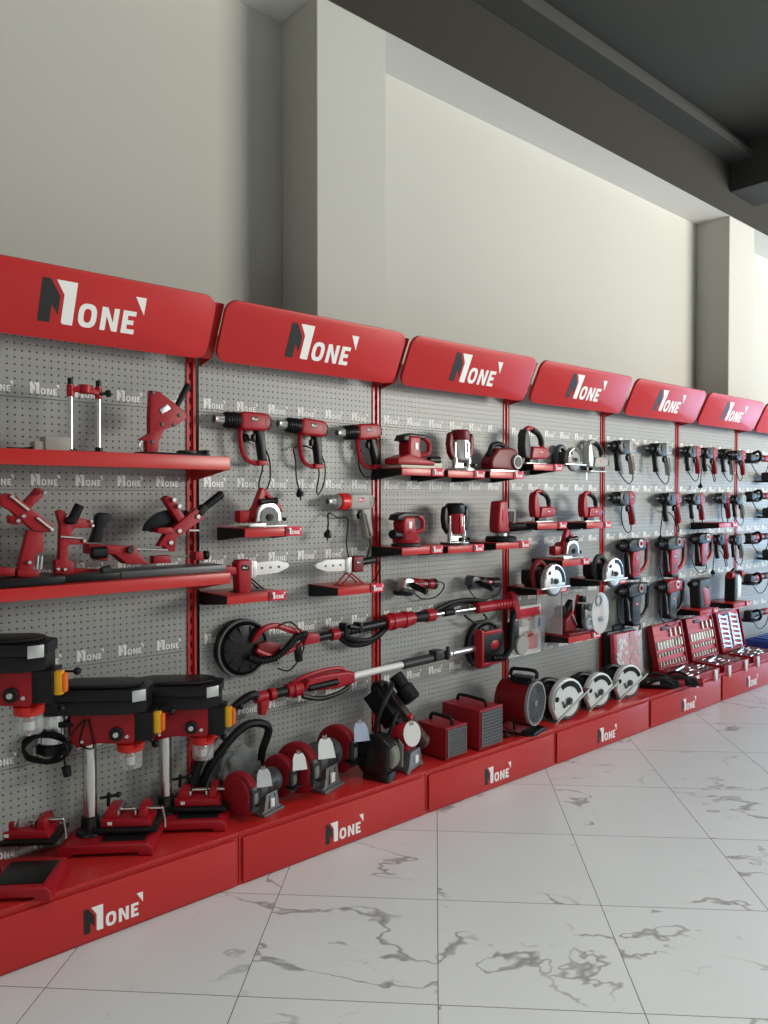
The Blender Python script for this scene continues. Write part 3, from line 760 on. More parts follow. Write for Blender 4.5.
def circular_saw(face='steel_white', handle='red_plastic', motor='black_plastic', r=.092, stand=True, fence=False, low='grey_dark_cast', short=False):
    """blade guard faces -y, motor reaches back towards the wall; base plate under it"""
    t = thing('circular_saw', '', 'circular saw'); zc = r*.62; ml = .17 if not short else .09
    n = 22; zp = zc-r*.38
    up_ = [(-r*1.02, zp+.004)]+[(r*1.02*math.cos(R(190-(200*i/n))), zc+r*1.02*math.sin(R(190-(200*i/n)))) for i in range(n+1)]+[(r*.98, zp+.004)]
    g = G(); g.prism(up_, -.034, .0, .008, 3); g.build('upper_guard', face, t)
    lo_ = [(r*.86*math.cos(R(192+(156*i/n))), zc+r*.90*math.sin(R(192+(156*i/n)))) for i in range(n+1)]
    g = G(); g.prism(lo_, -.028, -.006, .005, 3); g.build('lower_guard', low, t)
    li_ = [(r*.66*math.cos(R(205+(130*i/n))), zc-.004+r*.70*math.sin(R(205+(130*i/n)))) for i in range(n+1)]
    g = G(); g.prism(li_, -.0305, -.027, .001); g.build('blade', face, t)
    def arc(a0, a1, r0, r1):
        P = [(r*r0*math.cos(R(a0+(a1-a0)*i/n)), zc+r*r0*math.sin(R(a0+(a1-a0)*i/n))) for i in range(n+1)]
        Q = [(r*r1*math.cos(R(a0+(a1-a0)*i/n)), zc+r*r1*math.sin(R(a0+(a1-a0)*i/n))) for i in range(n+1)]
        return P+Q[::-1]
    g = G(); g.prism(arc(-8, 96, .90, .66), -.0362, -.033, 0); g.build('guard_slot', 'black_steel', t)
    g = G(); g.prism(arc(100, 168, .97, .90), -.037, -.033, .001); g.build('guard_rim', 'steel', t)
    g = G(); g.cyl((0, -.034, zc), (0, -.046, zc), r*.17, n=18); g.cyl((0, -.046, zc), (0, -.053, zc), r*.09, n=6, bev=0)
    g.box((-r*.28, -.038, zc-.005), (r*.30, .008, r*.10), .002); g.box((-r*.36, -.037, zc+r*.12), (r*.08, .006, r*.22), .001); g.build('arbor_bolt', 'grey_dark_cast', t)
    g = G(); g.cyl((-r*.58, -.034, zc+r*.52), (-r*.58, -.038, zc+r*.52), r*.12, n=14); g.build('guard_port', 'black_rubber', t)
    g = G(); g.box((.0, .030, zp), (r*2.7, .13, .004), .001); g.box((.0, -.037, zp+.002), (r*2.75, .006, .008), .001); g.build('base_plate', 'steel_brushed', t)
    g = G(); g.cyl((-.005, 0, zc+.01), (-.005, ml, zc+.01), r*.62, r*.55, n=22)
    g.box((-.020, ml*.48, zc+r*.18), (r*1.35, ml*.85, r*.95), .022, seg=3); g.build('motor_housing', motor, t)
    g = G(); g.tube([(-r*.85, .05, zc*.4), (-r*1.0, .055, zc+r*.4), (-r*.62, .06, zc+r*.98), (-r*.1, .06, zc+r*1.02), (r*.4, .06, zc+r*.55)], .017, n=10, sm=5); g.build('handle', handle, t)
    if fence:
        g = G(); g.cyl((-r*.7, -.058, zc-r*.85), (r*1.35, -.052, zc-r*.02), .0035, n=8); g.build('parallel_guide', 'steel', t)
    return t

def bracket_shelf(w=.24, d=.22, tagw=.075):
    """small red shelf with a price-tag plate at the right of its front"""
    t = thing('bracket_shelf', '', 'shelf')
    g = G(); g.box((0, -d/2, -.003), (w, d, .006), .001); g.box((0, -d+.002, -.018), (w, .004, .036), .0012)
    g.build('tray', 'red_enamel', t)
    for s in (-1, 1):
        g = G(); g.prism([(0, -.0), (0, -.055), (-.03, -.055), (-d+.004, -.034), (-d+.004, -.003), (0, -.003)], s*(w/2)-.001, s*(w/2)+.001, 0, mtx=SWP)
        g.build('side_bracket', 'black_steel', t)  # shade on the shelf sides is put into this near-black colour
    g = G(); g.box((w/2-tagw/2+.012, -d-.003, -.017), (tagw, .004, .040), .001); p = g.build('price_plate', 'red_tag', t)
    logo_obj('logo', (w/2-tagw/2+.012-.034, -d-.0052, -.030), .0272, p, dark='black_ink', th=.0006)
    return t

def peg_hook():
    t = G(); t.tube([(0, .004, .006), (0, -.004, .006), (0, -.01, 0), (0, -.10, -.004), (0, -.118, .008)], .0024, n=6, sm=3)
    return t
# ================================================================== placing the hanging tools
YB_ = -.062
def hang(proto, u, v, label, group=None, y=YB_, rot=(0, 0, 0), sc=1.0):
    p = at(u, v, y); return place(proto, label, p, rot, group, sc)
SD = .22
def shelf_at(u0, v, label, y=-SD, w=None, u1=None):
    """front left corner of the shelf top at u0,v; optional front right end at u1"""
    a = at(u0, v, y)
    return a
br = bracket_shelf()
BRK = {}
def bracket(key, u0, u1, v, label):
    a = at(u0, v, -SD); b = at(u1, v, -SD); xc = (a.x+b.x-.012)/2
    b_ = place(br, label, (xc, -.001, a.z), (0, 0, 0), 'bracket shelves')
    s = max(.6, min(1.5, (b.x-a.x-.012)/.24)); b_.scale = (s, 1, 1)
    BRK[key] = (xc, a.z); return b_
def stand(proto, key, label, du=0, y=-.12, rot=(0, 0, 0), sc=1.0, u=None, group=None, dz=.001):
    xc, z = BRK[key]
    if u is not None: xc = at(u, 500, y).x
    return place(proto, label, (xc+du, y, z+dz), rot, group, sc)

# ---- bay with the heat guns
hg = heat_gun()
hang(hg, 246, 434, 'red heat gun with black barrel, leftmost of three in the top row', 'heat guns in the top row', sc=1.04)
hg2 = heat_gun(cpts=[(.078, 0, -.12), (.085, 0, -.15), (.075, 0, -.225), (.09, 0, -.235), (.125, .01, -.17), (.12, .02, -.08), (.05, .035, -.03), (-.03, .035, -.04), (-.045, .0, -.10), (-.045, -.01, -.17), (-.03, -.01, -.22)])
hang(hg2, 305, 439, 'red heat gun with its plug dangling, middle of three in the top row', 'heat guns in the top row', rot=(0, R(3), 0), sc=1.02)
hg3 = heat_gun(cpts=[(.078, 0, -.12), (.078, .01, -.15), (.03, .03, -.16), (.0, .035, -.10), (.02, .035, -.03)], plug=False)
hang(hg3, 362, 443, 'red heat gun overlapping the upright, rightmost of three in the top row', 'heat guns in the top row', rot=(0, R(-5), 0), sc=1.02)
hg4 = heat_gun(body='grey_plastic', loop=False, collar='red_bright', barrel='grey_plastic', cpts=[(.098, 0, -.12), (.10, 0, -.16), (.06, .0, -.235), (-.01, 0, -.215), (-.03, .01, -.14), (-.005, .03, -.03), (-.06, .035, -.02), (-.115, .03, -.0), (-.14, .0, -.04), (-.15, -.01, -.07)])
hang(hg4, 353, 513, 'grey heat gun with red collar and long looped cord', sc=1.05)
bracket('a', 245, 301, 528.5, 'red bracket shelf holding the compact saw below the leftmost heat gun')
stand(small_circular_saw(), 'a', 'compact red circular saw with triangular handle and silver blade guard', y=-.13, du=.01, sc=.88)
bracket('b', 227, 285, 596, 'red bracket shelf under the welder whose white paddle points right')
stand(pipe_welder(), 'b', 'red plastic pipe welder with white paddle pointing right', y=-.14, u=245)
bracket('c', 338, 383, 588, 'red bracket shelf under the welder whose white paddle points left')
stand(pipe_welder(flip=True, body='red_dark'), 'c', 'pipe welder with white paddle pointing left and black handle', y=-.14, u=352)

# ---- bay with sanders and routers
bracket('d', 402, 443, 467.5, 'red bracket shelf under the sheet sander, top row')
stand(finishing_sander('sheet'), 'd', 'red sheet sander with black palm grip and cream pad', y=-.15, u=412, sc=1.12)
bracket('e', 448, 484, 470, 'red bracket shelf under the silver router, top row')
stand(router(True), 'e', 'silver plunge router with dark red handles', y=-.13, u=460)
bracket('f', 490, 522.6, 471, 'red bracket shelf under the dark red planer')
stand(planer(), 'f', 'dark red electric planer with round grey belt cover', y=-.13, u=500, sc=.93)
bracket('g', 402, 442, 548, 'red bracket shelf under the round sander, second row')
stand(finishing_sander('orbit'), 'g', 'red random orbit sander with round pad', y=-.14, u=406, sc=1.1)
bracket('h', 448, 483, 546.5, 'red bracket shelf under the red router, second row')
stand(router(False), 'h', 'red plunge router with black motor cap', y=-.13, u=455)
bracket('i', 496, 529, 543, 'red bracket shelf under the upright polisher')
stand(polisher(), 'i', 'red polisher standing upright on a round black pad', y=-.15, u=501, sc=.95)
ag = angle_grinder()
hang(ag, 419, 584, 'red angle grinder with silver gear head above the long sander', rot=(0, R(4), 0), y=-.07)
ag2 = angle_grinder(body='black_plastic', head='grey_dark_cast', disc=False, cpts=[(.12, 0, 0), (.15, 0, -.02), (.13, .01, -.07), (.05, .03, -.10), (-.03, .03, -.09), (-.09, .03, -.04)])
hang(ag2, 484, 582, 'black angle grinder hanging beside the upright, third row', rot=(0, R(5), 0), y=-.07)

# ---- bay with jigsaws and circular saws
bracket('j', 533.6, 561.7, 463.5, 'red bracket shelf under the grey and red jigsaw, top row')
stand(jigsaw(front='charcoal', metal='steel_white'), 'j', 'dark fronted jigsaw with red body on the top bracket shelf', y=-.13, u=532, sc=1.15)
cs0 = circular_saw(face='grey_body', handle='grey_dark_cast', motor='charcoal', r=.078, short=True, fence=False)
hang(cs0, 571, 468, 'grey circular saw hanging between the two top row jigsaws', y=-.095)
jg = jigsaw(body='grey_plastic', front='steel_white', metal='steel_white')
hang(jg, 594, 472, 'pale grey jigsaw hanging at the upright, top row', y=-.045, sc=1.1)
bracket('k', 537.5, 566, 523, 'red bracket shelf under the left red jigsaw, second row')
jr = jigsaw(front='red_plastic')
stand(jr, 'k', 'red jigsaw with black grip, left of the second row pair', y=-.13, u=541)
bracket('l', 586.7, 610.6, 522.5, 'red bracket shelf under the right red jigsaw, second row')
stand(jr, 'l', 'red jigsaw with black grip, right of the second row pair', y=-.13, u=589)
bracket('m', 562.5, 589, 560.5, 'red bracket shelf under the dark red saw, third row')
cs1 = small_circular_saw()
stand(cs1, 'm', 'dark red saw with large triangular handle on a third row shelf', y=-.13, u=567, sc=.95)
bracket('n', 537, 566, 589, 'bracket shelf behind the left silver circular saw, third row')
csA = circular_saw(handle='red_dark', face='alu', r=.098)
stand(csA, 'n', 'silver circular saw on bracket shelf, left of the third row pair', y=-.232, u=551, dz=-.022)
bracket('o', 600, 625, 580.5, 'bracket shelf behind the right silver circular saw, third row')
csB = circular_saw(handle='charcoal', face='alu', motor='black_plastic', r=.098)
stand(csB, 'o', 'silver circular saw with black motor, right of the third row pair', y=-.232, u=611, dz=-.022)
bracket('p', 568.5, 600, 637.5, 'red bracket shelf under the saw with clear guard, fourth row')

# ---- bays of drills
d1 = drill(body='grey_plastic', grip='red_dark'); d1b = drill(body='red_plastic')
hang(d1, 624, 455, 'grey drill with black side handle, left of the top row pair', y=-.065, sc=1.1)
d2 = drill(body='grey_plastic', grip='black_plastic', chunky=1.05)
hang(d2, 661, 457, 'grey drill beside the upright, right of the top row pair', y=-.065, sc=1.1)
d3 = drill(side=False, cpts=[(.08, 0, -.112), (.08, 0, -.15), (.04, 0, -.165), (-.01, 0, -.12), (-.03, 0, -.05), (-.02, 0, .0)])
hang(d3, 624, 506, 'red drill with grey gear housing, left of the second row pair', y=-.065, sc=1.1)
d4 = drill(cpts=[(.09, 0, -.112), (.11, 0, -.16), (.09, 0, -.175), (.075, 0, -.14), (.05, .02, -.06), (-.05, .03, -.03), (-.11, 0, -.06), (-.13, 0, -.14), (-.135, 0, -.19)], plug=True)
hang(d4, 671, 506, 'red impact drill with dangling plug, right of the second row pair', y=-.065, sc=1.1)
h1 = rotary_hammer()
hang(h1, 634, 557, 'red rotary hammer with white dial, left of the third row pair', y=-.07, sc=1.1)
h2 = rotary_hammer(dial='grey_plastic', head='charcoal')
hang(h2, 672, 555, 'red rotary hammer with grey head, right of the third row pair', y=-.07, sc=1.15)
h3 = rotary_hammer(body='charcoal', head='charcoal', loop='black_plastic', dial='grey_plastic', cordp=[(.06, 0, -.11), (.07, 0, -.16), (.02, 0, -.20), (-.09, .0, -.18), (-.15, .01, -.10), (-.15, .02, 0), (-.12, .03, .04)])
hang(h3, 634, 602, 'black and grey rotary hammer, left of the fourth row pair', y=-.07, sc=1.15)
h4 = rotary_hammer(body='grey_dark_cast', head='red_plastic', loop='black_plastic')
hang(h4, 671, 597, 'grey rotary hammer with red nose, right of the fourth row pair', y=-.07, sc=1.12)
GR = 'drills in the crowded bay'
hang(d1b, 692, 458, 'leftmost red drill in the top row of the bay above the socket cases', GR, y=-.065)
hang(d4, 709, 459, 'second drill from left, top row of the bay above the socket cases', GR, y=-.065)
hang(d1, 727, 460, 'third drill from left, top row of the bay above the socket cases', GR, y=-.065)
hang(d3, 738, 461, 'drill at the upright, right end of the crowded top row', GR, y=-.12, sc=.95)
hang(d1b, 696, 505, 'red drill beside the upright in the crowded second row', GR, y=-.065)
hang(d3, 723, 504, 'red drill with upright black handle above the second row shelf', GR, y=-.065)
hang(d2, 738, 505, 'grey drill overlapping the far upright, second row', GR, y=-.10, sc=.95)
bracket('q', 719, 736.6, 523, 'red bracket shelf in the crowded bay, second row')
hang(h1, 702, 548, 'red rotary hammer with white dial in the crowded third row', GR, y=-.07)
hang(d4, 721, 545, 'red drill with looped cord in the crowded third row', GR, y=-.065)
hang(d2, 737, 545, 'grey drill at the far upright, third row', GR, y=-.10, sc=.95)
bracket('r', 700, 717.6, 611, 'red bracket shelf under the demolition hammer with red lower body')
bracket('s', 733.6, 750, 604, 'red bracket shelf under the demolition hammer with red knobs')
def demolition_hammer(body='red_dark', low='red_plastic'):
    t = thing('demolition_hammer', '', 'demolition hammer')
    g = G(); g.lathe([(.014, 0), (.026, .012), (.03, .05), (.034, .10)], (-.16, 0, .19), (1, 0, .0), 16); g.build('chuck', 'black_plastic', t)
    g = G(); g.prism([(-.07, .005), (-.085, .16), (-.07, .225), (.09, .23), (.11, .20), (.06, .16), (.03, .10), (.0, .005)], -.045, .045, .014, 3); g.build('gear_housing', 'charcoal', t)
    g = G(); g.prism([(.005, .01), (-.045, .16), (-.02, .175), (.075, .14), (.10, .03), (.09, .01)], -.047, .047, .010, 3); g.build('motor_housing', low, t)
    g = G(); g.tube([(.085, 0, .215), (.125, 0, .20), (.128, 0, .10), (.105, 0, .045), (.085, 0, .04)], .014, n=10, sm=4); g.build('d_handle', body, t)
    g = G(); g.box((.005, 0, .006), (.14, .09, .012), .003); g.build('foot', 'black_plastic', t)
    return t
dh = demolition_hammer()
stand(dh, 'r', 'demolition hammer with red lower body on a bracket shelf', y=-.12, u=700, sc=.95)
def knob_hammer():
    t = thing('demolition_hammer', '', 'demolition hammer')
    g = G(); g.prism([(-.055, 0), (-.045, .19), (-.03, .21), (.0, .21), (.012, .19), (.0, 0)], -.04, .04, .012, 3); g.build('gear_housing', 'black_plastic', t)
    g = G(); g.prism([(.012, .02), (.014, .19), (.06, .20), (.085, .16), (.08, .05), (.06, .015)], -.036, .036, .012, 3); g.build('motor_housing', 'white_plastic', t)
    for x in (-.10, .062):
        g = G(); g.cyl((x, -.02, .20), (x+.05, -.025, .20), .028, .024, n=16); g.build('knob', 'red_plastic', t)
    g = G(); g.tube([(-.06, -.01, .20), (.0, -.01, .235), (.06, -.01, .21)], .014, n=8, sm=4); g.build('handle', 'charcoal', t)
    return t
kh = knob_hammer()
stand(kh, 's', 'white and black demolition hammer with two red knobs on a shelf', y=-.12, u=733, sc=1.05)
# ---- bay at the right edge: long-necked grinders
def polishing_grinder(body='black_plastic', tailc='red_plastic'):
    t = thing('angle_grinder', '', 'angle grinder')
    g = G(); g.prism([(-.20, -.03), (-.19, .035), (-.13, .04), (-.10, .02), (-.10, -.02), (-.16, -.035)], -.033, .033, .012, 3); g.build('gear_head', 'charcoal', t)
    g = G(); g.lathe([(.030, 0), (.034, .03), (.030, .10), (.024, .16), (.024, .22)], (-.11, 0, 0), (1, 0, 0), 16); g.build('body', body, t)
    g = G(); g.lathe([(.026, 0), (.029, .01), (.029, .10), (.020, .12)], (.10, 0, 0), (1, 0, 0), 16); g.build('rear_handle', tailc, t)
    g = G(); g.cyl((-.165, 0, -.034), (-.165, 0, -.05), .075, .078, n=28); g.build('disc_guard', 'black_steel', t)
    g = G(); g.tube([(-.15, -.03, .03), (-.15, -.075, .045), (-.15, -.095, .0), (-.15, -.075, -.035)], .012, n=8, sm=4); g.build('loop_handle', 'black_plastic', t)
    badge(t, 0, -.0328, 0, .012, bg='red_tag')
    cord(t, [(.21, 0, 0), (.24, 0, -.03), (.20, .01, -.12), (.10, .02, -.15), (0, .03, -.08), (-.05, .03, -.03)], plug=False)
    return t
pg1 = polishing_grinder(); pg2 = polishing_grinder(body='grey_body', tailc='black_plastic'); pg3 = polishing_grinder(body='red_plastic', tailc='black_plastic')
GQ = 'grinders at the right edge'
for p_, u, v, lab in ((pg1, 757, 458, 'uppermost long grinder at the right edge'),
                      (pg2, 774, 477, 'grinder half cut off by the frame, between first and second row'),
                      (pg1, 758, 496, 'long grinder of the second row at the right edge'),
                      (pg2, 775, 512, 'grinder cut off by the frame below the second row'),
                      (pg3, 757, 537, 'long grinder of the third row at the right edge'),
                      (pg1, 775, 553, 'grinder cut off by the frame below the third row'),
                      (pg3, 757, 577, 'red grinder of the fourth row at the right edge'),
                      (pg1, 757, 613, 'lowest long grinder at the right edge, above the blue item')):
    hang(p_, u, v, lab, GQ, y=-.08)
# ================================================================== long shelves and their contents
def long_shelf(z, lip, label):
    t = thing('wall_shelf', label, 'shelf', 'long shelves', (-.5, 0, z))
    g = G(); g.box((0, -.153, -.004), (.985, .30, .008), .001); g.box((0, -.302, -lip/2), (.985, .004, lip), .0015); g.box((0, -.292, -lip+.001), (.985, .02, .003), .0005); g.build('shelf_board', 'red_enamel', t)
    for s in (-1, 1):
        g = G(); g.prism([(-.004, -.008), (-.004, -.085), (-.05, -.085), (-.298, -lip), (-.298, -.008)], s*.485-.0015, s*.485+.0015, 0, mtx=SWP); g.build('shelf_bracket', 'red_enamel', t)
    return t
ZA, ZB = 1.634, 1.192
long_shelf(ZA, .050, 'long red shelf under the header, topmost of two')
long_shelf(ZB, .040, 'long red shelf with three angle grinder stands, lower of two')
SHEAR = 0.0
def P2(pts, u0, v0, su, sv): return [((u-u0)*su, (v0-v-SHEAR*(u-u0))*sv) for u, v in pts]
def C2(u, v, u0, v0, su, sv, y=0): return ((u-u0)*su, y, (v0-v-SHEAR*(u-u0))*sv)

# grey adapter box
t = thing('adapter_box', 'grey adapter box with black cable on the top shelf', 'adapter', loc=(-.615, -.16, ZA+.001))
g = G(); g.box((.01, 0, .026), (.085, .06, .052), .004); g.box((-.045, .0, .017), (.04, .045, .034), .004); g.each('case', 'grey_plastic', t)
g = G(); g.tube([(.05, .0, .022), (.075, 0, .012), (.10, .03, .005), (.13, .05, .005)], .004); g.tube([(-.065, 0, .012), (-.10, -.01, .006), (-.15, -.02, .006)], .005); g.each('cable', 'black_rubber', t)
# drill guide with two chrome posts
t = thing('drill_guide', 'drill guide with two chrome posts and red bridge on the top shelf', 'drill guide', loc=(-.507, -.17, ZA+.001))
for x in (-.049, .049):
    g = G(); g.cyl((x, 0, .008), (x, 0, .250), .0075, n=16)
    for k in range(36): g.ring((x, 0, .018+k*.0058), (0, 0, 1), .0083, .007, .0028, 16)
    g.build('post', 'steel', t)
g = G()
for x in (-.049, .049): g.cyl((x, 0, .193), (x, 0, .235), .0125, n=16)
g.prism([(-.05, .222), (-.02, .236), (.02, .236), (.05, .218), (.05, .204), (.0, .214), (-.05, .208)], -.012, .012, .004); g.cyl((0, -.002, .208), (0, -.002, .238), .022, n=20); g.build('bridge', 'red_plastic', t)
g = G()
for x in (-.049, .049): g.cyl((x, 0, .236), (x, 0, .258), .0095, n=14)
g.cyl((.049, -.01, .21), (.078, -.014, .214), .006, n=8); g.cyl((.070, -.014, .212), (.085, -.016, .216), .013, n=12); g.cyl((.049, 0, .0), (.049, 0, .022), .014, n=14); g.cyl((-.049, 0, .0), (-.049, 0, .012), .014, n=14); g.box((0, 0, .004), (.13, .05, .006), .002); g.each('end_cap', 'black_plastic', t)

# chain saw grinder style stand with black lever
def pp(g, pts, y0, y1, o, bev=.003): g.prism(P2(pts, *o), y0, y1, bev)
t = thing('tool_stand', 'red bracket stand with black lever, right end of the top shelf', 'tool stand', loc=(-.268, -.18, ZA+.001))
o = (478, 684, .00128, .00117)
g = G(); pp(g, [(440, 684), (655, 684), (655, 662), (640, 660), (640, 674), (440, 674)], -.035, .035, o, .002); g.box(C2(590, 668, *o), (.06, .05, .010), .003); g.build('base', 'black_steel', t)
g = G(); pp(g, [(474, 480), (500, 482), (545, 512), (584, 542), (585, 560), (560, 580), (515, 602), (498, 640), (495, 676), (460, 676), (460, 640), (440, 637), (470, 615), (470, 560)], -.016, .016, o, .003)
g.build('bracket', 'red_cast', t)
g = G()
for u, v in ((508, 584), (545, 585), (562, 552), (480, 487), (478, 642)): g.cyl(C2(u, v, *o, -.014), C2(u, v, *o, -.021), .007, n=12)
g.each('bolt', 'grey_dark_cast', t)
g = G(); g.box(C2(515, 536, *o, -.017), (.040, .006, .020), .001, rot=(0, R(-35), 0)); g.tube([C2(445, 640, *o, -.02), C2(436, 655, *o, -.02), C2(446, 672, *o, -.02)], .003); g.each('clamp_plate', 'steel_brushed', t)
g = G(); g.cyl(C2(560, 520, *o), C2(594, 455, *o), .010, .013, n=14); g.ball(C2(594, 455, *o), .0135); g.build('lever', 'black_rubber', t)

# three angle grinder stands on the lower shelf
SHEAR = .105
t = thing('grinder_stand', 'red grinder stand with crossed arms and bolts, cut by the left edge of the photo', 'grinder stand', loc=(-.72, -.19, ZB+.001))
o = (118, 652, .000485, .00050)
g = G(); g.box((.0, 0, .013), (.205, .18, .026), .003); g.build('base_plate', 'black_steel', t)
o = (118, 706, .000485, .00050)
g = G(); pp(g, [(140, 345), (240, 352), (240, 480), (190, 505), (172, 600), (170, 655), (66, 655), (92, 540)], -.018, .018, o); pp(g, [(60, 610), (200, 610), (200, 655), (60, 655)], -.032, .032, o); pp(g, [(-60, 600), (50, 600), (50, 655), (-60, 655)], -.026, .026, o, .006); g.build('post', 'red_cast', t)
g = G(); pp(g, [(-40, 140), (-5, 118), (60, 125), (85, 150), (300, 305), (290, 345), (250, 352), (165, 345), (20, 225), (-40, 200)], -.028, .004, o, .004); pp(g, [(15, 265), (120, 245), (120, 300), (60, 318), (20, 310)], -.022, .018, o, .005); g.build('cross_arm', 'red_cast', t)
g = G(); pp(g, [(205, 60), (235, 62), (258, 85), (240, 118), (175, 190), (150, 225), (98, 190)], -.006, .022, o, .004); g.build('upper_arm', 'red_cast', t)
g = G()
for a_, b_ in (((30, 140), (135, 215)), ((185, 258), (290, 332))): g.cyl(C2(*a_, *o, -.033), C2(*b_, *o, -.033), .0055, n=10)
for u, v in ((100, 256), (65, 290), (135, 558), (240, 86), (285, 330), (28, 136)): g.cyl(C2(u, v, *o, -.018), C2(u, v, *o, -.038), .007, n=8)
for u in (200, 225): g.cyl(C2(u, 510, *o, -.02), C2(u-8, 600, *o, -.02), .004, n=8)
g.each('bolt', 'steel', t)
t = thing('grinder_stand', 'red grinder stand with upright black grip and curved black guard', 'grinder stand', loc=(-.585, -.18, ZB+.001))
o = (400, 680, .000505, .00051)
g = G(); g.box((.058, 0, .0125), (.225, .15, .025), .003); g.box((.168, -.074, .013), (.006, .004, .022), 0); g.build('base_plate', 'black_steel', t)
g = G(); pp(g, [(345, 215), (370, 203), (400, 210), (410, 258), (480, 245), (590, 258), (592, 305), (465, 320), (445, 350), (445, 380), (545, 395), (545, 425), (430, 432), (418, 445), (420, 540), (455, 545), (455, 632), (330, 632), (333, 545), (360, 535), (368, 300)], -.016, .016, o); pp(g, [(440, 590), (640, 590), (640, 626), (440, 626)], -.012, .03, o, .004); pp(g, [(630, 500), (700, 495), (700, 530), (630, 530)], -.012, .03, o, .006); g.build('post', 'red_cast', t)
g = G(); g.cyl(C2(362, 382, *o, -.022), C2(520, 382, *o, -.022), .004, n=10)
for u, v in ((572, 262), (580, 292), (522, 400), (345, 600), (390, 600)): g.cyl(C2(u, v, *o, -.014), C2(u, v, *o, -.026), .006, n=8)
g.each('bolt', 'steel', t)
g = G(); g.cyl(C2(432, 282, *o, -.024), C2(486, 158, *o, -.03), .017, .0165, n=16); g.ball(C2(430, 270, *o, -.022), (.022, .018, .014)); g.build('grip', 'black_rubber', t)
g = G(); pp(g, [(578, 408), (650, 404), (660, 380), (672, 310), (700, 262), (742, 228), (726, 204), (690, 194), (650, 196), (622, 222), (606, 330)], -.012, .030, o, .006); g.build('guard', 'black_rubber', t)
g = G(); g.cyl(C2(615, 605, *o, -.05), C2(680, 590, *o, -.05), .018, .020, n=16); g.each('knob', 'charcoal', t)
t = thing('grinder_stand', 'sliding grinder stand with steel rail and slanted black handle', 'grinder stand', loc=(-.235, -.17, ZB+.001))
o = (270, 598, .00071, .00068)
g = G(); g.box((-.03, -.01, .013), (.545, .135, .026), .004); g.build('base_plate', 'grey_dark_cast', t)
g = G(); g.cyl(C2(100, 466, *o, -.03), C2(300, 462, *o, -.03), .0055, n=10); g.cyl(C2(300, 500, *o, .02), C2(490, 490, *o, .02), .004, n=10); g.cyl(C2(430, 345, *o, -.02), C2(490, 341, *o, -.02), .004, n=8)
for u, v in ((485, 262), (375, 352), (325, 420), (345, 182), (375, 214)): g.cyl(C2(u, v, *o, -.016), C2(u, v, *o, -.026), .009, n=10)
g.each('rail', 'steel', t)
g = G(); pp(g, [(258, 445), (300, 375), (480, 215), (528, 265), (440, 335), (360, 395), (352, 470), (300, 470), (296, 445)], -.018, .018, o); pp(g, [(295, 180), (315, 162), (355, 172), (445, 318), (410, 345)], -.010, .026, o); pp(g, [(255, 345), (330, 335), (345, 365), (290, 375), (250, 370)], -.024, .02, o); g.build('swing_arm', 'red_cast', t)
g = G(); pp(g, [(-120, 455), (120, 452), (130, 480), (190, 545), (70, 548), (10, 500), (-120, 505)], -.045, .02, o, .004); pp(g, [(225, 500), (320, 490), (322, 532), (225, 540)], -.03, .012, o, .004); pp(g, [(470, 465), (515, 460), (522, 510), (470, 512)], -.02, .03, o, .004); g.each('vise_jaw', 'red_cast', t)
g = G(); g.cyl(C2(500, 238, *o), C2(636, 125, *o), .014, .017, n=16); g.box(C2(516, 228, *o), (.028, .036, .05), .004, rot=(0, R(45), 0)); g.ball(C2(636, 125, *o), .0175); g.build('handle', 'black_rubber', t)
g = G(); n = 14; cc = (410, 380); Pn = [(cc[0]+205*math.cos(R(175-115*i/n)), cc[1]-150*math.sin(R(175-115*i/n))) for i in range(n+1)]+[(400, 300), (300, 370)]
pp(g, Pn, .02, .046, o, .003); g.build('guard', 'black_steel', t)
g = G(); g.cyl(C2(80, 472, *o, -.05), C2(82, 472, *o, -.062), .013, n=14); g.cyl(C2(535, 480, *o, .0), C2(560, 478, *o, .0), .018, n=14); g.cyl(C2(-115, 500, *o, -.055), C2(-40, 490, *o, -.055), .022, n=16); g.each('knob', 'black_plastic', t)

SHEAR = 0.0
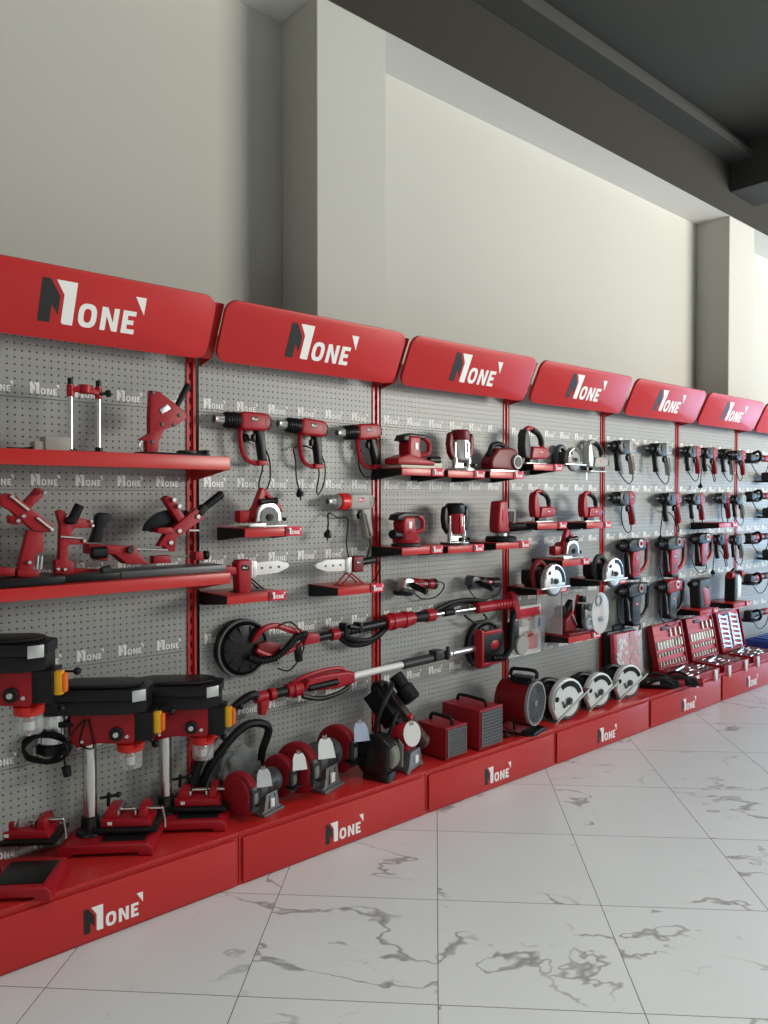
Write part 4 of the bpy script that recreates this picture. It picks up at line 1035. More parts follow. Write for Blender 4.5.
# ================================================================== drill presses
def drill_press(label, loc, rz, hh, vise_z=.035, motor=True, vz=None):
    t = thing('drill_press', label, 'drill press', 'drill presses on the plinth', loc, (0, 0, rz))
    H = hh
    g = G(); g.prism([(-.085, 0), (-.085, .030), (-.06, .045), (.225, .045), (.245, .030), (.245, 0), (.20, 0), (.19, .012), (-.03, .012), (-.04, 0)], -.105, .105, .006, 3); g.build('base', 'red_plastic', t)
    g = G(); g.box((.135, -.002, .0465), (.155, .155, .004), .0015)
    g.build('base_inset', 'black_steel', t)
    g = G(); g.lathe([(.047, .043), (.050, .047), (.047, .057), (.033, .065), (.031, .108), (.027, .111)], (0, 0, 0), (0, 0, 1), 26); g.build('column_flange', 'black_gloss', t)
    g = G(); g.cyl((0, 0, .09), (0, 0, H-.02), .0245, n=26, bev=0); g.build('column', 'steel', t)
    # head casting
    g = G(); g.prism([(-.055, H-.10), (-.03, H-.125), (.04, H-.110), (.165, H-.115), (.175, H-.10), (.175, H), (-.055, H)], -.050, .050, .006, 3); g.cyl((.145, 0, H-.142), (.145, 0, H-.10), .030, n=20); g.build('head', 'red_plastic', t)
    g = G(); g.prism([(.172, H-.105), (.232, H-.105), (.236, H-.09), (.236, H), (.172, H)], -.052, .052, .005)
    for k in range(6): g.box((.186, -.053, H-.03-k*.010), (.012, .002, .0015), 0)
    g.build('front_panel', 'black_plastic', t)
    g = G(); g.cyl((.110, -.050, H-.075), (.110, -.064, H-.075), .024, n=20); g.build('depth_hub', 'black_plastic', t)
    g = G(); g.cyl((.110, -.064, H-.075), (.110, -.071, H-.075), .010, n=14); g.cyl((.146, -.050, H-.086), (.146, -.056, H-.086), .007, n=10); g.cyl((-.01, -.05, H-.10), (-.01, -.06, H-.10), .006, n=8); g.each('bolt', 'steel', t)
    g = G()
    for a in (100, 220, 340):
        d = Vector((math.cos(R(a)), 0, math.sin(R(a))))
    g.cyl((.11, .05, H-.075), (.11, .075, H-.075), .020, n=16)
    for a in (80, 200, 320):
        d = Vector((math.cos(R(a)), .25, math.sin(R(a)))); p = Vector((.11, .066, H-.075)); g.cyl(p, p+d*.13, .005, n=8); g.ball(p+d*.135, .014)
    g.build('feed_lever', 'black_plastic', t)
    # belt housing
    g = G(); g.prism([(-.165, -.085), (-.165, .085), (.155, .085), (.215, .045), (.215, -.045), (.155, -.085)], H+.001, H+.052, .004, mtx=Matrix(((1, 0, 0, 0), (0, 0, 1, 0), (0, 1, 0, 0), (0, 0, 0, 1)))); g.build('belt_housing', 'black_plastic', t)
    g = G(); g.prism([(-.172, -.092), (-.172, .092), (.160, .092), (.222, .048), (.222, -.048), (.160, -.092)], H+.053, H+.090, .003, mtx=Matrix(((1, 0, 0, 0), (0, 0, 1, 0), (0, 1, 0, 0), (0, 0, 0, 1))))
    g.prism([(-.15, -.07), (-.15, .07), (.14, .07), (.19, .035), (.19, -.035), (.14, -.07)], H+.089, H+.104, .008, 3, mtx=Matrix(((1, 0, 0, 0), (0, 0, 1, 0), (0, 1, 0, 0), (0, 0, 0, 1))))
    g.build('belt_cover', 'black_plastic', t)
    g = G(); a_ = math.atan2(.044, -.062)
    g.box((.1935, -.0715, H+.066), (.050, .002, .040), .0005, rot=(0, 0, math.atan2(.044, .062))); lb = g.build('nameplate', 'steel_brushed', t)
    # switch
    g = G(); g.box((.248, -.018, H-.045), (.026, .034, .078), .006); g.build('switch_box', 'yellow', t)
    g = G(); g.box((.266, -.018, H-.045), (.014, .030, .062), .006); g.build('switch_flap', 'orange', t)
    g = G(); g.cyl((.236, .03, H-.02), (.285, .03, H-.02), .004, n=8); g.ball((.29, .03, H-.02), .013); g.build('stop_knob', 'black_plastic', t)
    # chuck and its clear shield
    g = G(); g.lathe([(.040, 0), (.047, .006), (.048, .030), (.034, .040)], (.145, 0, H-.152), (0, 0, 1), 24); g.tube([(.16, -.036, H-.135), (.19, -.045, H-.120), (.205, -.04, H-.115)], .006); g.build('shield_collar', 'red_bright', t)
    g = G(); g.lathe([(.041, 0), (.044, .060)], (.145, 0, H-.210), (0, 0, 1), 24, caps=False); g.build('chuck_shield', 'clear', t)
    g = G(); g.lathe([(.006, 0), (.012, .012), (.021, .022), (.023, .05), (.014, .062), (.012, .085)], (.145, 0, H-.222), (0, 0, 1), 16); g.build('chuck', 'steel', t)
    if motor:
        g = G(); g.cyl((-.125, 0, H-.115), (-.125, 0, H-.002), .056, n=24)
        for k in range(16):
            a = 2*math.pi*k/16; g.box((-.125+.058*math.cos(a), .058*math.sin(a), H-.06), (.010, .004, .09), 0, rot=(0, 0, a))
        g.build('motor', 'alu', t)
        g = G(); g.lathe([(.045, 0), (.062, .010), (.062, .036), (.05, .042)], (-.125, 0, H-.155), (0, 0, 1), 24); g.box((-.065, -.03, H-.04), (.06, .04, .02), .004); g.build('motor_cap', 'black_plastic', t)
        g = G(); rn = random.Random(3)
        for k in range(5):
            c = (-.135+rn.uniform(-.01, .01), -.064-k*.004, H-.115+rn.uniform(-.01, .01)); L = []
            for i in range(12):
                a = 2*math.pi*i/12; L.append((c[0]+(.075+rn.uniform(-.008, .008))*math.cos(a), c[1]+.012*math.cos(a*2+k), c[2]+(.050+rn.uniform(-.008, .008))*math.sin(a)))
            g.tube(L, .0045, closed=True, sm=3, n=6)
        g.tube([(-.07, -.07, H-.11), (-.065, -.075, H-.16), (-.06, -.075, H-.185)], .0045); g.cyl((-.06, -.075, H-.18), (-.055, -.075, H-.215), .016, .014, n=12); g.tube([(-.06, -.068, H-.09), (.0, -.058, H-.02), (-.02, -.052, H-.105), (.03, -.058, H-.12), (.012, -.054, H-.02)], .003)
        g.build('power_cord', 'black_rubber', t)
    return t
def drill_vise(label, loc, rz):
    """drill press vise on its dark table plate"""
    t = thing('drill_vise', label, 'vise', 'vises on the drill presses', loc, (0, 0, rz))
    g = G(); g.box((0, 0, .008), (.195, .150, .016), .004); g.build('table_plate', 'black_steel', t)
    g = G(); g.prism([(-.080, .016), (.075, .016), (.070, .040), (-.078, .040)], -.060, .045, .004); g.prism([(-.078, .038), (-.030, .038), (-.034, .066), (-.066, .066)], -.050, .040, .004); g.prism([(.030, .038), (.062, .038), (.056, .070), (.036, .070)], -.050, .040, .004); g.build('vise_body', 'red_plastic', t)
    g = G(); g.cyl((-.06, -.01, .055), (.105, -.01, .055), .0065, n=12); g.tube([(.104, -.01, .055), (.112, -.018, .02), (.114, -.020, -.005)], .0045, sm=1); g.box((-.028, -.005, .055), (.008, .09, .018), .001); g.box((.026, -.005, .055), (.006, .09, .018), .001); g.build('screw', 'steel', t)
    g = G(); g.cyl((-.072, .0, .062), (-.070, .0, .105), .006, n=8); g.cyl((-.098, 0, .088), (-.040, 0, .098), .005, n=8); g.ball((-.040, 0, .098), .009); g.build('clamp_lever', 'black_plastic', t)
    g = G(); g.box((-.052, -.0605, .028), (.014, .001, .010), 0); g.build('size_mark', 'white_ink', t)
    t.scale = (1.14,)*3
    return t
RZ = R(-37)
drill_press('tallest drill press, its head cut by the left edge of the photo', (-.842, -.165, PL_H+.001), RZ, .716)
drill_press('middle drill press of three with black cord bundle at its motor', (-.466, -.085, PL_H+.001), RZ, .497)
drill_press('rightmost of three drill presses, next to the bench grinders', (-.172, -.085, PL_H+.001), RZ, .462, motor=False)
def vise_under(u, v, z, rz=RZ-R(2)):
    p = atz(u, v, z); return (p.x, p.y, z)
drill_vise('red drill vise at the left edge beside the tallest press', vise_under(31, 836, .262), RZ)
drill_vise('red drill vise between the middle press and the rightmost press', vise_under(131, 824, .262), RZ)
drill_vise('red drill vise in front of the black hose, beside the leftmost grinder', vise_under(201, 804, .262), RZ)

# ================================================================== bench grinders
def eye_shield(parent, x, y, z, w=.052, clear='shield_white', rx=-25, rz=0, oval=False):
    n = Matrix.Translation((x, y, z)) @ Euler((R(rx), 0, R(rz))).to_matrix().to_4x4()
    g = G()
    if oval: g.prism([(w*.62*math.cos(R(20*k)), w*.85*math.sin(R(20*k))) for k in range(18)], -.0015, .0015, 0, mtx=n)
    else: g.prism([(-w*.62, -w*.75), (w*.62, -w*.75), (w*.52, w*.25), (w*.34, w*.62), (-w*.34, w*.62), (-w*.52, w*.25)], -.0015, .0015, 0, mtx=n)
    o = g.build('eye_shield', clear, parent)
    g = G(); g.prism([(-w*.16, w*.55), (-w*.16, w*.85), (-w*.05, w*.85), (-w*.05, w*.75), (w*.05, w*.75), (w*.05, w*.85), (w*.16, w*.85), (w*.16, w*.55)], -.002, .002, 0, mtx=n); g.build('shield_clip', 'steel', o)
def wheel_cover(parent, x, r=.095, zc=.105, th=.038, m='red_satin', s=1):
    """closed cover, open to the front where the stone shows; outer face bulges"""
    g = G(); a0, a1 = -205, 70; n = 26
    P = [(r*math.cos(R(a0-90+(a1-a0+0)*i/n+0)), zc+r*math.sin(R(a0-90+(a1-a0)*i/n))) for i in range(n+1)]
    # outline in yz plane: gap faces -y (viewer)
    P = []
    for i in range(n+1):
        a = R(-150+300*i/n); P.append((r*math.cos(a), zc+r*math.sin(a)))
    P.append((-r*.72, zc+r*.30)); P.append((-r*.72, zc-r*.30))
    g.prism(P, x-th/2, x+th/2, .012, 4, mtx=SWP)
    g.lathe([(r*.80, 0), (r*.74, .006), (r*.30, .010), (.001, .011)], (x-s*th/2, .004, zc), (-s, 0, 0), 28, caps=False)
    g.build('wheel_cover', m, parent)
def bench_grinder(label, loc, rz, sc=1.0, motor='grey_dark_cast', shields=('shield_white', 'shield_white')):
    t = thing('bench_grinder', label, 'bench grinder', 'bench grinders on the plinth', loc, (0, 0, rz)); t.scale = (sc,)*3
    zc = .112
    g = G(); g.lathe([(.030, 0), (.050, .014), (.054, .03), (.054, .130), (.050, .146), (.030, .160)], (-.080, -.012, zc), (1, 0, 0), 26)
    for k in range(9): g.ring((-.032+k*.008, -.012, zc), (1, 0, 0), .0555, .045, .003, 26)
    g.build('motor', motor, t)
    for s in (-1, 1):
        wheel_cover(t, s*.122, r=.090, zc=.105, th=.040, s=-s)
        g = G(); g.cyl((s*.122-.011, -.010, .105), (s*.122+.011, -.010, .105), .076, n=32); g.build('grinding_wheel', 'stone', t)
        g = G(); g.prism([(-.080, .050), (-.084, .130), (-.070, .145), (-.066, .060)], s*.120-.022, s*.120+.022, .002, mtx=SWP); g.build('side_plate', 'charcoal', t)
        g = G(); g.box((s*.120, -.098, .080), (.036, .022, .005), .001); g.box((s*.098, -.075, .074), (.005, .05, .012), .001); g.each('tool_rest', 'black_steel', t)
        eye_shield(t, s*.112+.012, -.104, .186, .050, shields[0 if s < 0 else 1], rx=-24, rz=-38)
    g = G(); g.prism([(-.046, .020), (-.034, .085), (.034, .085), (.046, .020), (.060, .014), (.060, 0), (-.060, 0), (-.060, .014)], -.060, -.052, .003)
    g.prism([(-.046, .006), (-.034, .075), (.034, .075), (.046, .006)], -.052, .05, .006); g.box((0, 0, .006), (.125, .15, .012), .003); g.build('pedestal', 'grey_cast', t)
    g = G(); g.box((0, -.0615, .042), (.024, .010, .034), .002); g.build('switch', 'white_plastic', t)
    g = G()
    for s in (-1, 1): g.prism([(s*.024, .02), (s*.018, .075), (s*.012, .075), (s*.015, .02)], -.0605, -.059, 0)
    g.each('leg_recess', 'black_ink', t)
    g = G(); g.box((0.0, -.0665, zc), (.05, .004, .026), .001); g.build('nameplate', 'black_ink', t)
    return t
bench_grinder('small bench grinder with clear eye shields, leftmost of three', (.178, -.222, PL_H+.001), R(16), .98, shields=('clear_frosted', 'shield_white'))
bench_grinder('large bench grinder with grey motor, middle of three', (.510, -.170, PL_H+.001), R(17), 1.20, shields=('shield_white', 'shield_blue'))
# belt and wheel grinder
t = thing('belt_grinder', 'belt grinder with red motor, black wheel guard and upright sanding arm', 'belt grinder', 'bench grinders on the plinth', (.90, -.225, PL_H+.001), (0, 0, R(20))); t.scale = (1.12,)*3
zc = .128
g = G(); g.lathe([(.030, 0), (.052, .012), (.058, .03), (.058, .10), (.050, .125), (.030, .135)], (-.040, -.035, zc), (1, 0, 0), 26); g.build('motor', 'red_plastic', t)
g = G(); n = 26; P = [(.088*math.cos(R(-150+300*i/n)), .098+.088*math.sin(R(-150+300*i/n))) for i in range(n+1)]+[(-.065, .13), (-.065, .06)]
g.prism(P, -.165, -.105, .012, 3, mtx=SWP); g.box((-.135, -.01, .018), (.06, .12, .036), .004); g.build('wheel_guard', 'black_gloss', t)
g = G(); g.cyl((-.150, -.014, .098), (-.095, -.014, .098), .074, n=30); g.build('grinding_wheel', 'stone', t)
g = G(); g.prism([(-.096, .05), (-.098, .14), (-.078, .16), (-.06, .06)], -.098, -.090, .002, mtx=SWP); g.build('side_plate', 'grey_cast', t)
g = G(); g.cyl((-.10, -.035, zc), (-.035, -.035, zc), .022, n=18); g.build('shaft', 'black_steel', t)
g = G(); g.prism([(-.035, .022), (-.018, .085), (.070, .085), (.088, .022), (.105, .012), (.105, -.0), (.085, 0), (.07, .008), (-.01, .008), (-.025, 0), (-.045, 0), (-.045, .012)], -.095, -.086, .003); g.prism([(-.025, .006), (-.012, .085), (.062, .085), (.075, .006)], -.087, .03, .006); g.build('pedestal', 'grey_cast', t)
g = G(); g.box((.026, -.0975, .048), (.026, .010, .032), .002); g.build('switch', 'white_plastic', t)
g = G(); g.box((.035, -.094, zc+.004), (.050, .004, .034), .001); g.build('nameplate', 'alu', t)
eye_shield(t, -.055, -.118, .178, .060, 'white_plastic', rx=-10, rz=-42, oval=True)
def strip(a, b, w0, w1):
    a = Vector(a); b = Vector(b); d = (b-a).normalized(); n_ = Vector((-d.y, d.x))
    return [tuple(a+n_*w0), tuple(a-n_*w0), tuple(b-n_*w1), tuple(b+n_*w1)]
g = G(); g.prism(strip((-.095, .095), (.100, .310), .024, .022), .088, .128, .008, 3, mtx=SWP); g.cyl((.090, -.085, .100), (.126, -.085, .100), .030, n=20); g.cyl((.088, .10, .308), (.128, .10, .308), .024, n=20); g.build('belt_arm', 'bronze', t)
g = G(); g.prism([(-.02, .185), (.05, .15), (.155, .27), (.09, .325)], .020, .086, .006, mtx=SWP); g.cyl((.045, .10, .31), (.087, .10, .31), .034, n=20); g.build('belt_cover', 'black_plastic', t)
g = G(); a_ = Vector((.11, .045, .365)); g.cyl(a_, a_+Vector((.0, -.045, -.055)), .032, n=18); g.cyl(a_+Vector((0, -.040, -.050)), a_+Vector((0, -.085, -.098)), .042, .040, n=20); g.build('lamp_head', 'black_rubber', t)
g = G(); g.tube([(.09, .05, .34), (.03, .02, .335), (-.04, .01, .30), (-.085, .02, .24), (-.10, .03, .17)], .010, sm=6); g.tube([(.06, .0, .20), (.0, -.02, .235), (-.05, -.03, .21), (-.075, -.02, .16)], .008, sm=5); g.build('lamp_neck', 'black_rubber', t)
g = G(); g.cyl((-.02, -.10, .235), (-.02, -.085, .235), .010, n=10); g.cyl((.128, -.085, .100), (.140, -.085, .100), .014, n=12); g.each('clamp_knob', 'red_bright', t)

# ================================================================== heaters
def box_heater(label, loc, rz, w, d, h):
    t = thing('fan_heater', label, 'heater', 'red box heaters', loc, (0, 0, rz))
    g = G(); g.box((0, 0, h/2+.008), (w, d, h), .006); g.box((0, -d/2-.004, h/2+.008), (w+.006, .012, h+.006), .003)
    g.build('casing', 'red_satin', t)
    g = G(); n = 11
    g.box((0, -d/2-.0115, h/2+.008), (w*.90, .003, h*.90), 0)
    g.build('grille_back', 'grey_dark_cast', t)
    g = G()
    for k in range(n): g.box((0, -d/2-.015, .008+h*.09+k*h*.82/(n-1)), (w*.90, .006, h*.035), 0, rot=(R(20), 0, 0))
    for s in (-1, 1): g.box((s*w*.44, -d/2-.014, h/2+.008), (.005, .006, h*.9), 0)
    g.build('grille', 'grey_cast', t)
    g = G(); g.tube([(0, -d*.40, h+.006), (0, -d*.36, h+.034), (0, -d*.1, h+.040), (0, d*.25, h+.040), (0, d*.36, h+.030), (0, d*.38, h+.006)], .009, sm=4); g.build('handle', 'black_plastic', t)
    g = G()
    for x in (-1, 1):
        for y in (-1, 1): g.cyl((x*w*.38, y*d*.38, -.0), (x*w*.38, y*d*.38, .010), .010, n=10)
    g.each('rubber_foot', 'black_rubber', t)
    return t
box_heater('small red box heater with grey grille beside the belt grinder', (1.225, -.225, PL_H+.001), R(2), .150, .185, .150)
box_heater('larger red box heater between the small one and the round heater', (1.470, -.205, PL_H+.001), R(2), .180, .245, .196)
t = thing('drum_heater', 'round red drum heater with grey grille and black top handle', 'heater', loc=(1.835, -.240, PL_H+.001), rot=(0, 0, R(13))); t.scale = (.96,)*3
zc = .165; r = .122
g = G(); g.lathe([(r*.80, 0), (r, .012), (r, .185), (r*.96, .195)], (0, -.085, zc), (0, 1, 0), 36, caps=False); g.cyl((0, .095, zc), (0, .10, zc), r*.9, n=30, bev=0); g.build('drum', 'red_dark', t)
g = G(); g.ring((0, -.098, zc), (0, 1, 0), r*1.02, r*.93, .018, 40); g.build('front_ring', 'grey_body', t)
g = G()
for k in range(1, 9): g.ring((0, -.092, zc), (0, 1, 0), r*k/9+.0016, r*k/9-.0016, .004, 32)
for k in range(12): g.box((r*.47*math.cos(R(30*k)), -.089, zc+r*.47*math.sin(R(30*k))), (r*.92, .002, .002), 0, rot=(0, -R(30*k), 0))
g.cyl((0, -.095, zc), (0, -.085, zc), .018, n=16); g.build('grille', 'grey_cast', t)
g = G(); g.cyl((0, -.070, zc), (0, -.066, zc), r*.95, n=30, bev=0); g.build('heating_plate', 'grey_dark_cast', t)
g = G(); g.box((-.01, -.02, zc+r+.012), (.075, .13, .030), .006); g.tube([(-.01, -.10, zc+r+.02), (-.01, -.095, zc+r+.06), (-.01, .0, zc+r+.062), (-.01, .05, zc+r+.055), (-.01, .06, zc+r+.02)], .011, sm=4); g.box((-.052, -.03, zc+r-.012), (.012, .09, .045), .003); g.build('handle', 'black_plastic', t)
g = G(); g.tube([(-.09, -.10, .006), (-.05, -.11, .010), (.05, -.11, .010), (.09, -.10, .006), (.10, .08, .006), (.0, .09, .04), (-.10, .08, .006)], .007, sm=3, closed=True); g.box((0, -.08, .006), (.15, .09, .004), .001, rot=(R(4), 0, 0)); g.tube([(-.08, 0, .02), (-r*.8, 0, zc-.06)], .007, sm=1); g.tube([(.08, 0, .02), (r*.8, 0, zc-.06)], .007, sm=1); g.build('foot_frame', 'black_steel', t)
cord(t, [(-.10, .08, zc+.05), (-.14, .07, zc), (-.15, .05, .06), (-.10, -.02, .012), (-.15, -.06, .010), (-.17, -.02, .012)], plug=True)

# ================================================================== saws standing on the plinth
csP = circular_saw(r=.108, face='guard_silver', handle='black_plastic', motor='black_plastic')
for u, v, lab, rz, s in ((567, 722, 'circular saw on the plinth directly beside the round drum heater', -8, 1.16), (600, 710, 'middle circular saw of three on the plinth', -10, 1.04), (630, 700, 'circular saw on the plinth in front of the pink case', -14, 1.04)):
    p = atz(u, v, PL_H); place(csP, lab, (p.x+.062*s, p.y+.042, PL_H+(.097-.058)*s+.002), (0, R(-30), R(rz)), 'circular saws on the plinth', s)

# ================================================================== case with pink trays, tool bundle
p = at(627, 650, -.1)
t = thing('organizer_case', 'upright case with two clear lids over pink contents, behind the saws', 'tool case', loc=(p.x, -.085, PL_H+.001), rot=(R(-3), 0, 0))
g = G(); g.box((0, .03, .19), (.34, .045, .375), .012); g.tube([(-.06, .03, .375), (-.055, .03, .405), (.055, .03, .405), (.06, .03, .375)], .010, sm=3); g.build('shell', 'black_plastic', t)
for s in (-1, 1):
    g = G(); g.box((s*.080, -.012, .195), (.148, .035, .335), .008); o_ = g.build('tray', 'pink_card', t)
    g = G(); rn = random.Random(5+s)
    for k in range(26): g.box((s*.080+rn.uniform(-.06, .06), -.036, .195+rn.uniform(-.145, .145)), (rn.uniform(.012, .03), .012, rn.uniform(.012, .04)), .003, rot=(0, R(rn.uniform(-30, 30)), 0))
    g.each('tool_bit', 'white_plastic' if s < 0 else 'red_tag', o_)
    g = G(); g.box((s*.080, -.050, .195), (.152, .003, .34), .001); g.build('clear_lid', 'clear', t)
def bundle(label, u, v, rz):
    p = atz(u, v, PL_H); t = thing('power_tool', label, 'power tool', 'black tools lying on the plinth', (p.x, p.y, PL_H+.001), (0, 0, R(rz)))
    g = G(); g.prism([(-.13, .006), (.12, .006), (.15, .03), (.13, .062), (.02, .075), (-.10, .058), (-.14, .03)], -.035, .035, .012, 3); g.build('body', 'black_plastic', t)
    g = G(); g.cyl((.135, 0, .034), (.170, 0, .034), .028, n=16); g.build('end_cap', 'red_plastic', t)
    g = G(); g.tube([(-.08, -.04, .02), (-.02, -.055, .06), (.05, -.05, .065), (.10, -.04, .03)], .011, sm=4); g.tube([(-.10, .04, .01), (-.03, .05, .08), (.06, .05, .07), (.10, .04, .01)], .009, sm=4); g.build('handle', 'black_rubber', t)
    g = G(); g.box((-.03, -.037, .04), (.08, .004, .022), .001); g.cyl((-.15, 0, .03), (-.185, 0, .028), .014, n=12); g.build('nose', 'steel_brushed', t)
    return t
bundle('black power tool with red end cap lying beside the nearest circular saw', 657, 688, -50)
bundle('black power tool with red end cap lying beside the first open socket case', 676, 686, -62)

# ================================================================== open socket cases
def socket_case(label, x0, kind, w=.42):
    t = thing('socket_case', label, 'tool case', 'open socket cases', (x0+w/2, -.205, PL_H+.001))
    rn = random.Random(int(x0*100)); d = .30
    g = G(); g.box((0, 0, .006), (w, d, .012), .004)
    for s in (-1, 1): g.box((s*(w/2-.006), 0, .026), (.012, d, .044), .003); g.box((0, s*(d/2-.006), .026), (w, .012, .044), .003)
    sh = g.build('tray', 'red_plastic', t)
    g = G(); g.box((0, 0, .030), (w-.026, d-.026, .014), .002); g.build('tray_insert', 'case_lining', sh)
    g = G()
    for j in range(7):
        z = -d/2+.035+j*(d-.07)/6
        for i in range(12):
            x = -w/2+.035+i*(w-.07)/11
            if rn.random() < .82:
                if rn.random() < .22: g.cyl((x-.012, z, .045), (x+.030, z+rn.uniform(-.008, .008), .045), .007, n=8)
                else: g.lathe([(.011, 0), (.011, .018), (.007, .018), (.007, .006)], (x, z, .034), (0, 0, 1), 10)
    g.tube([(-.15, .0, .052), (.0, .02, .058), (.10, .06, .052)], .009, n=8, sm=2); g.each('socket', 'steel', t)
    for s in (-1, 1):
        g = G(); g.prism([(-.026, .044), (.022, .044), (.020, .0), (.016, -.036), (-.004, -.040), (-.014, -.01)], -.005, .005, .002, mtx=Matrix.Translation((s*w*.33, -d/2-.006, 0))); g.build('latch', 'white_plastic', t)
    L = thing_child('lid', t, (0, d/2-.006, .046), (R(-8), 0, 0))
    g = G(); H = .295
    g.box((0, .038, H/2), (w, .010, H), .004)
    for s in (-1, 1): g.box((s*(w/2-.006), .018, H/2), (.012, .044, H), .003)
    g.box((0, .018, .006), (w, .044, .012), .003); g.box((0, .018, H-.006), (w, .044, .012), .003)
    li = g.build('lid', 'red_plastic', t); li.location = (0, d/2-.062, .046); li.rotation_euler = (R(-11), 0, 0); li.scale = (1, 1, 1.08)
    g = G(); g.box((0, .022, H/2), (w-.026, .020, H-.026), .002)
    for k in range(4): g.box((0, .010, .035+k*.062), (w-.05, .006, .010), .001)
    g.build('lid_insert', 'case_lining', li)
    g = G()
    if kind == 'wrench':
        for s in (-1, 1):
            for k in range(7):
                z = .035+k*.036; c = s*w*.22; a = R(8)
                g.box((c, .004, z), (.11, .006, .015), .002, rot=(0, a, 0))
                for q in (-1, 1): g.ring((c+q*.060*math.cos(a), .001, z-q*.060*math.sin(a)), (0, 1, 0), .0165, .007, .010, 12)
    else:
        for j, z in enumerate((.035, .095, .155, .225)):
            n = 9 if j != 3 else 6
            for i in range(n):
                x = -w/2+.04+i*(w-.08)/(n-1)
                if j == 3 and i < 3: continue
                if j < 2: g.cyl((x, .002, z-.014), (x, .002, z+.016), .0085, n=8)
                else: g.cyl((x, .002, z-.026), (x, .002, z+.028), .0125 if j == 2 and i < 5 else .010, n=8)
    g.each('tool', 'steel_brushed', li)
    g = G(); g.box((-w*.08, .008, H-.035), (.09, .012, .022), .008, seg=3); g.build('lid_handle', 'black_plastic', li)
    return t
def thing_child(*a): return None
socket_case('open red socket case, leftmost of three on the plinth', 3.54, 'bits')
socket_case('open red socket case, middle of three on the plinth', 4.03, 'bits')
socket_case('open red socket case with rows of wrenches in its lid', 4.52, 'wrench')
t = thing('blue_toolbox', 'blue box at the right edge beyond the socket cases', 'tool case', loc=(5.42, -.16, PL_H+.001))
g = G(); g.box((0, 0, .035), (.60, .26, .07), .008); g.build('box', 'blue', t)
g = G(); g.box((0, 0, .072), (.56, .22, .006), .002)
for k in range(6): g.box((-.22+k*.09, 0, .080), (.06, .16, .012), .003)
g.build('insert', 'blue', t)
for s in (-1, 1):
    g = G(); g.box((s*.2, -.133, .04), (.03, .006, .03), .002); g.build('latch', 'white_plastic', t)

# ================================================================== long neck drywall sanders
def disc_head(t, x, z, r, y=-.045, face='black_rubber'):
    g = G(); g.lathe([(r*.985, 0), (r, .006), (r, .022), (r*.90, .030), (r*.86, .034)], (x, y+.040, z), (0, -1, 0), 44); g.build('sanding_disc', face, t)
    g = G(); g.ring((x, y+.014, z), (0, -1, 0), r*1.0, r*.93, .012, 44); g.build('disc_rim', 'grey_dark_cast', t)
    g = G(); g.lathe([(r*.86, 0), (r*.80, .010), (r*.5, .018), (r*.2, .020)], (x, y+.006, z), (0, -1, 0), 36)
    for k in range(10):
        a = R(36*k); g.box((x+r*.58*math.cos(a), y-.010, z+r*.58*math.sin(a)), (r*.40, .006, .006), .001, rot=(0, -a, 0))
    g.build('disc_shroud', 'black_plastic', t)
YW = -.07
t = thing('drywall_sander', 'upper drywall sander with large round disc at left and red T handle', 'drywall sander', loc=(.207, 0, .838), rot=(0, R(-.6), 0))
disc_head(t, 0, 0, .124, y=-.05)
g = G(); g.tube([(.03, -.075, .03), (.06, -.085, .072), (.13, -.08, .085), (.22, -.075, .055), (.33, -.07, .010)], .014, sm=5, rads=[.012, .014, .013, .014, .020])
g.tube([(.04, -.08, -.01), (.12, -.08, -.045), (.22, -.075, -.035), (.33, -.07, .0)], .012, sm=5)
g.prism([(.28, -.022), (.37, -.02), (.37, .022), (.30, .030)], -.095, -.050, .010); g.each('yoke', 'red_plastic', t)
g = G(); g.prism([(.05, -.035), (.15, -.042), (.17, .0), (.10, .022), (.05, .015)], -.085, -.055, .006); g.build('motor_box', 'red_dark', t)
g = G(); L = [(.0, -.085, -.035), (.05, -.095, -.055), (.12, -.10, -.052), (.18, -.10, -.02), (.23, -.095, .02), (.30, -.085, .03)]
g.tube(L, .013, sm=6); Q = [Vector(L[i])*(1-f)+Vector(L[i+1])*f for i in range(len(L)-1) for f in (0, .2, .4, .6, .8)]
for i in range(1, len(Q)-1): g.ring(Q[i], Q[i+1]-Q[i-1], .0165, .012, .005, 12)
g.build('corrugated_hose', 'black_rubber', t)
g = G(); g.box((.26, -.075, -.055), (.028, .03, .075), .006, rot=(0, R(-8), 0)); g.cyl((.36, YW, .0), (.46, YW, .004), .020, n=16); g.cyl((.49, YW, .004), (.62, YW, .010), .019, n=16); g.cyl((.60, YW-.002, .010), (1.02, YW, .020), .022, n=18)
g.cyl((.56, YW-.03, .035), (.66, YW-.03, .022), .010, n=10); g.box((.55, YW, .02), (.05, .05, .06), .008); g.box((.70, YW, .018), (.04, .055, .05), .008); g.each('neck', 'black_plastic', t)
g = G(); g.cyl((.445, YW, .003), (.49, YW, .004), .029, .027, n=18); g.cyl((1.0, YW, .020), (1.16, YW, .022), .040, .036, n=20); g.cyl((1.03, YW, .020), (1.05, YW, .020), .044, n=20); g.cyl((1.10, YW, .020), (1.12, YW, .020), .043, n=20); g.cyl((1.28, YW, .022), (1.36, YW, .022), .034, n=18); g.cyl((1.62, YW, .02), (1.74, YW, .02), .030, n=18)
g.cyl((1.74, YW, .02), (1.92, YW, .022), .026, n=18)
for k in range(6): g.cyl((1.76+k*.024, YW, .02), (1.77+k*.024, YW, .02), .030, n=16)
g.prism([(1.915, -.070), (1.945, -.078), (1.975, -.070), (1.935, .065), (1.905, .085), (1.88, .078)], YW-.022, YW+.022, .010, 3); g.each('grip', 'red_plastic', t)
g = G(); g.cyl((1.15, YW, .022), (1.29, YW, .022), .024, .030, n=16); g.cyl((1.42, YW, .022), (1.48, YW, .022), .020, n=12)
